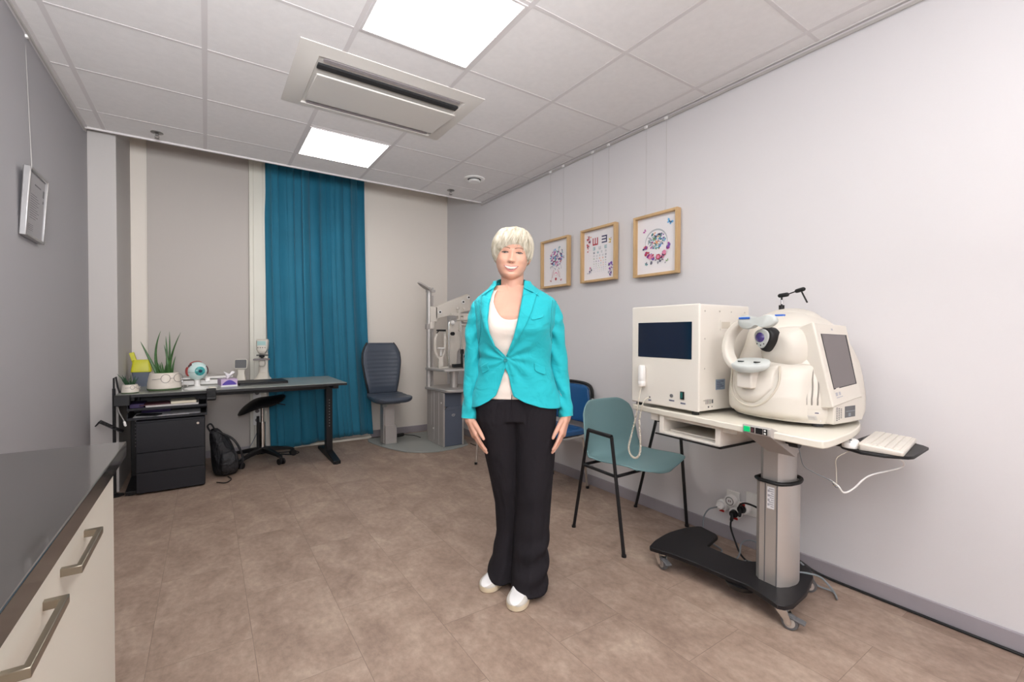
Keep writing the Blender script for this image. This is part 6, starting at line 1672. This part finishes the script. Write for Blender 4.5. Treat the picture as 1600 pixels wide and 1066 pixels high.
def sleeve(path, rad, seed, name):
    P = smooth_path(path, 12); n = len(P)-1; rs = []; x = None
    Rr = [np.interp(i/n, np.linspace(0, 1, len(rad)), rad) for i in range(n+1)]
    for i, p in enumerate(P):
        d = (P[min(i+1, n)]-P[max(i-1, 0)]).normalized()
        if x is None: x = Vector((1, 0, 0))
        x = (x-d*x.dot(d)).normalized(); y = d.cross(x); ring = []
        s = i/n
        for k in range(48):
            a = 2*PI*k/48
            w = .0062*math.sin(s*46+2.2*math.cos(a+seed)+1.4*math.sin(2*a+seed))*(.25+math.exp(-((s-.45)/.16)**2)+.7*math.exp(-((s-.78)/.12)**2))*(.35+.65*max(0, math.cos(a-seed)))
            w += .0022*math.sin(s*24+3*a+seed*2)
            r = Rr[i]*(1+0)+w
            ring.append(tuple(p+x*math.cos(a)*r*1.0+y*math.sin(a)*r*1.10))
        rs.append(ring)
    # inner cuff so that the sleeve end has depth
    last = rs[-1]; c = P[-1]
    rs.append([tuple(c+(Vector(q)-c)*.90) for q in last]); up_ = (P[-2]-P[-1]).normalized()
    rs.append([tuple(c+(Vector(q)-c)*.86+up_*.05) for q in last])
    g = MB(); g.rings(rs, cap=False)
    g.f.append(tuple(range(47, -1, -1))); g.m.append(0)
    return g.build(name, 'jacket', jk, angle=80)
sleeve([(-.092, .087, 1.362), (-.122, .087, 1.345), (-.143, .088, 1.315), (-.153, .088, 1.265), (-.166, .090, 1.19), (-.172, .092, 1.07), (-.178, .080, .95), (-.184, .064, .86), (-.188, .055, .805)], [.018, .034, .044, .046, .044, .041, .038, .036, .035], .6, 'sleeve')
sleeve([(.140, .087, 1.362), (.172, .087, 1.345), (.193, .088, 1.315), (.204, .088, 1.265), (.217, .090, 1.19), (.231, .092, 1.07), (.246, .080, .95), (.258, .064, .86), (.263, .055, .815)], [.018, .034, .044, .046, .044, .041, .038, .035, .034], 2.4, 'sleeve')
# lapels
def lapel(inner, outer, z0, z1, sgn):
    O2 = np.array(outer)
    def fn(u, v):
        z = z0+(z1-z0)*v; xi = float(np.interp(z, inner[:, 0], inner[:, 1])); xo = float(np.interp(v, O2[:, 0], O2[:, 1])); zo = float(np.interp(v, O2[:, 0], O2[:, 2]))
        x = xi+(xo-xi)*u; zz = z+(zo-z)*u
        p = JS(th_of_x(x, zz, JOFF), zz, 0)
        n = Vector((p.x-TK(zz)[0], p.y-CY, 0)).normalized()
        return p+n*(.0035+.0045*math.sin(PI*min(1, u*.9+.1))*(.4+.6*v)) if u > .02 else p+n*.001
    g = MB(); g.grid(fn, 12, 40); return g.build('lapel', 'jacket', jk, solid=.0025, offset=1, angle=60)
# (v, x_outer, z_outer)
lapel(ZR, [(0, -.010, 1.100), (.2, .030, 1.165), (.45, .068, 1.235), (.75, .098, 1.305), (.93, .118, 1.375), (1, .128, 1.392)], 1.100, 1.372, 1)
lapel(ZS, [(0, -.022, 1.100), (.2, -.072, 1.155), (.4, -.108, 1.215), (.7, -.128, 1.295), (.93, -.128, 1.365), (1, -.126, 1.382)], 1.100, 1.362, -1)
# collar wrapping the neck
def collar(u, v):
    a = -2.62+u*5.24      # angle round the neck: 0 = back
    k = abs(a)/2.62
    ex = -.070 if a < 0 else .066
    # inner top edge (v=1) hugs the neck, outer lower edge (v=0) lies on the shoulders
    zi = 1.468-.060*k**2.2; zo = 1.438-.062*k**1.6+(.020 if k > .97 else 0)*0
    ri = (.070, .066); ro_ = (.098+.018*k, .086-.004*k)
    c = Vector((.008, .088, 0))
    pi_ = Vector((c.x+ri[0]*math.sin(a), c.y+ri[1]*math.cos(a), zi)); po = Vector((c.x+ro_[0]*math.sin(a), c.y+ro_[1]*math.cos(a), zo))
    if k > .55:
        q = (k-.55)/.45
        xin = float(np.interp(zi, ZR[:, 0], ZR[:, 1])) if a > 0 else float(np.interp(zi, ZS[:, 0], ZS[:, 1])); 
        # blend onto the jacket front
        pj = JS(th_of_x(xin, min(zi, 1.44), JOFF), min(zi, 1.44), .004); pi_ = pi_.lerp(Vector((pj.x, pj.y, zi)), q)
        xo = (.128 if a > 0 else -.122)*(.80+.2*q); zz = 1.372+.028*(1-q); pj = JS(th_of_x(xo, min(zz, 1.44), JOFF), min(zz, 1.44), .008); po = po.lerp(pj, q)
    p = pi_.lerp(po, 1-v); n = Vector((p.x-.008, p.y-.088, .03)).normalized()
    return p+n*.006*math.sin(PI*v)
g = MB(); g.grid(collar, 70, 10); g.build('collar', 'jacket', jk, solid=.003, offset=1, angle=60)
# pocket flaps, breast welt, button
def jpatch(name, pts, off, m='jacket', solid=.0025):
    (xa, za), (xb, zb), (xc, zc), (xd, zd) = pts   # top-left, top-right, bottom-right, bottom-left
    def fn(u, v):
        xt, zt = xa+(xb-xa)*u, za+(zb-za)*u; xl, zl = xd+(xc-xd)*u, zd+(zc-zd)*u
        r = .004*max(0, abs(2*u-1)-.7)/.3
        x, z = xl+(xt-xl)*v, zl+r*(1-v)+(zt-zl)*v; p = JS(th_of_x(x, z, JOFF), z, 0); n = Vector((p.x-TK(z)[0], p.y-CY, 0)).normalized()
        return p+n*(off+.0015*(1-v))
    g = MB(); g.grid(fn, 16, 8); return g.build(name, m, jk, solid=solid, offset=1, angle=60)
jpatch('pocket_flap', [(.108, 1.070), (.163, 1.045), (.160, 1.012), (.112, 1.032)], .002)
jpatch('pocket_flap', [(-.128, 1.050), (-.092, 1.072), (-.094, 1.035), (-.126, 1.015)], .002)
jpatch('breast_pocket_welt', [(.095, 1.270), (.150, 1.285), (.150, 1.274), (.095, 1.258)], .001)
p = JS(th_of_x(-.016, 1.082, JOFF), 1.082, .005); MB().lathe([(.001, .0), (.008, .0), (.009, .002), (.0075, .0035), (.001, .003)], c=p, axis=(0, -1, 0), n=18).build('button', 'button', jk)
for sg, xc in ((-1, -.142), (1, .196)):   # armhole seams, their darker colour paints in the crease shade
    P = []
    for k in range(15):
        z = 1.355-.20*k/14; x = xc*(1)-sg*.012*math.sin(PI*k/14); p = JS(th_of_x(x, z, JOFF), z, .0006); P.append(p)
    MB().tube(P, .0013, 6).build('armhole_seam_shade', 'button', jk)
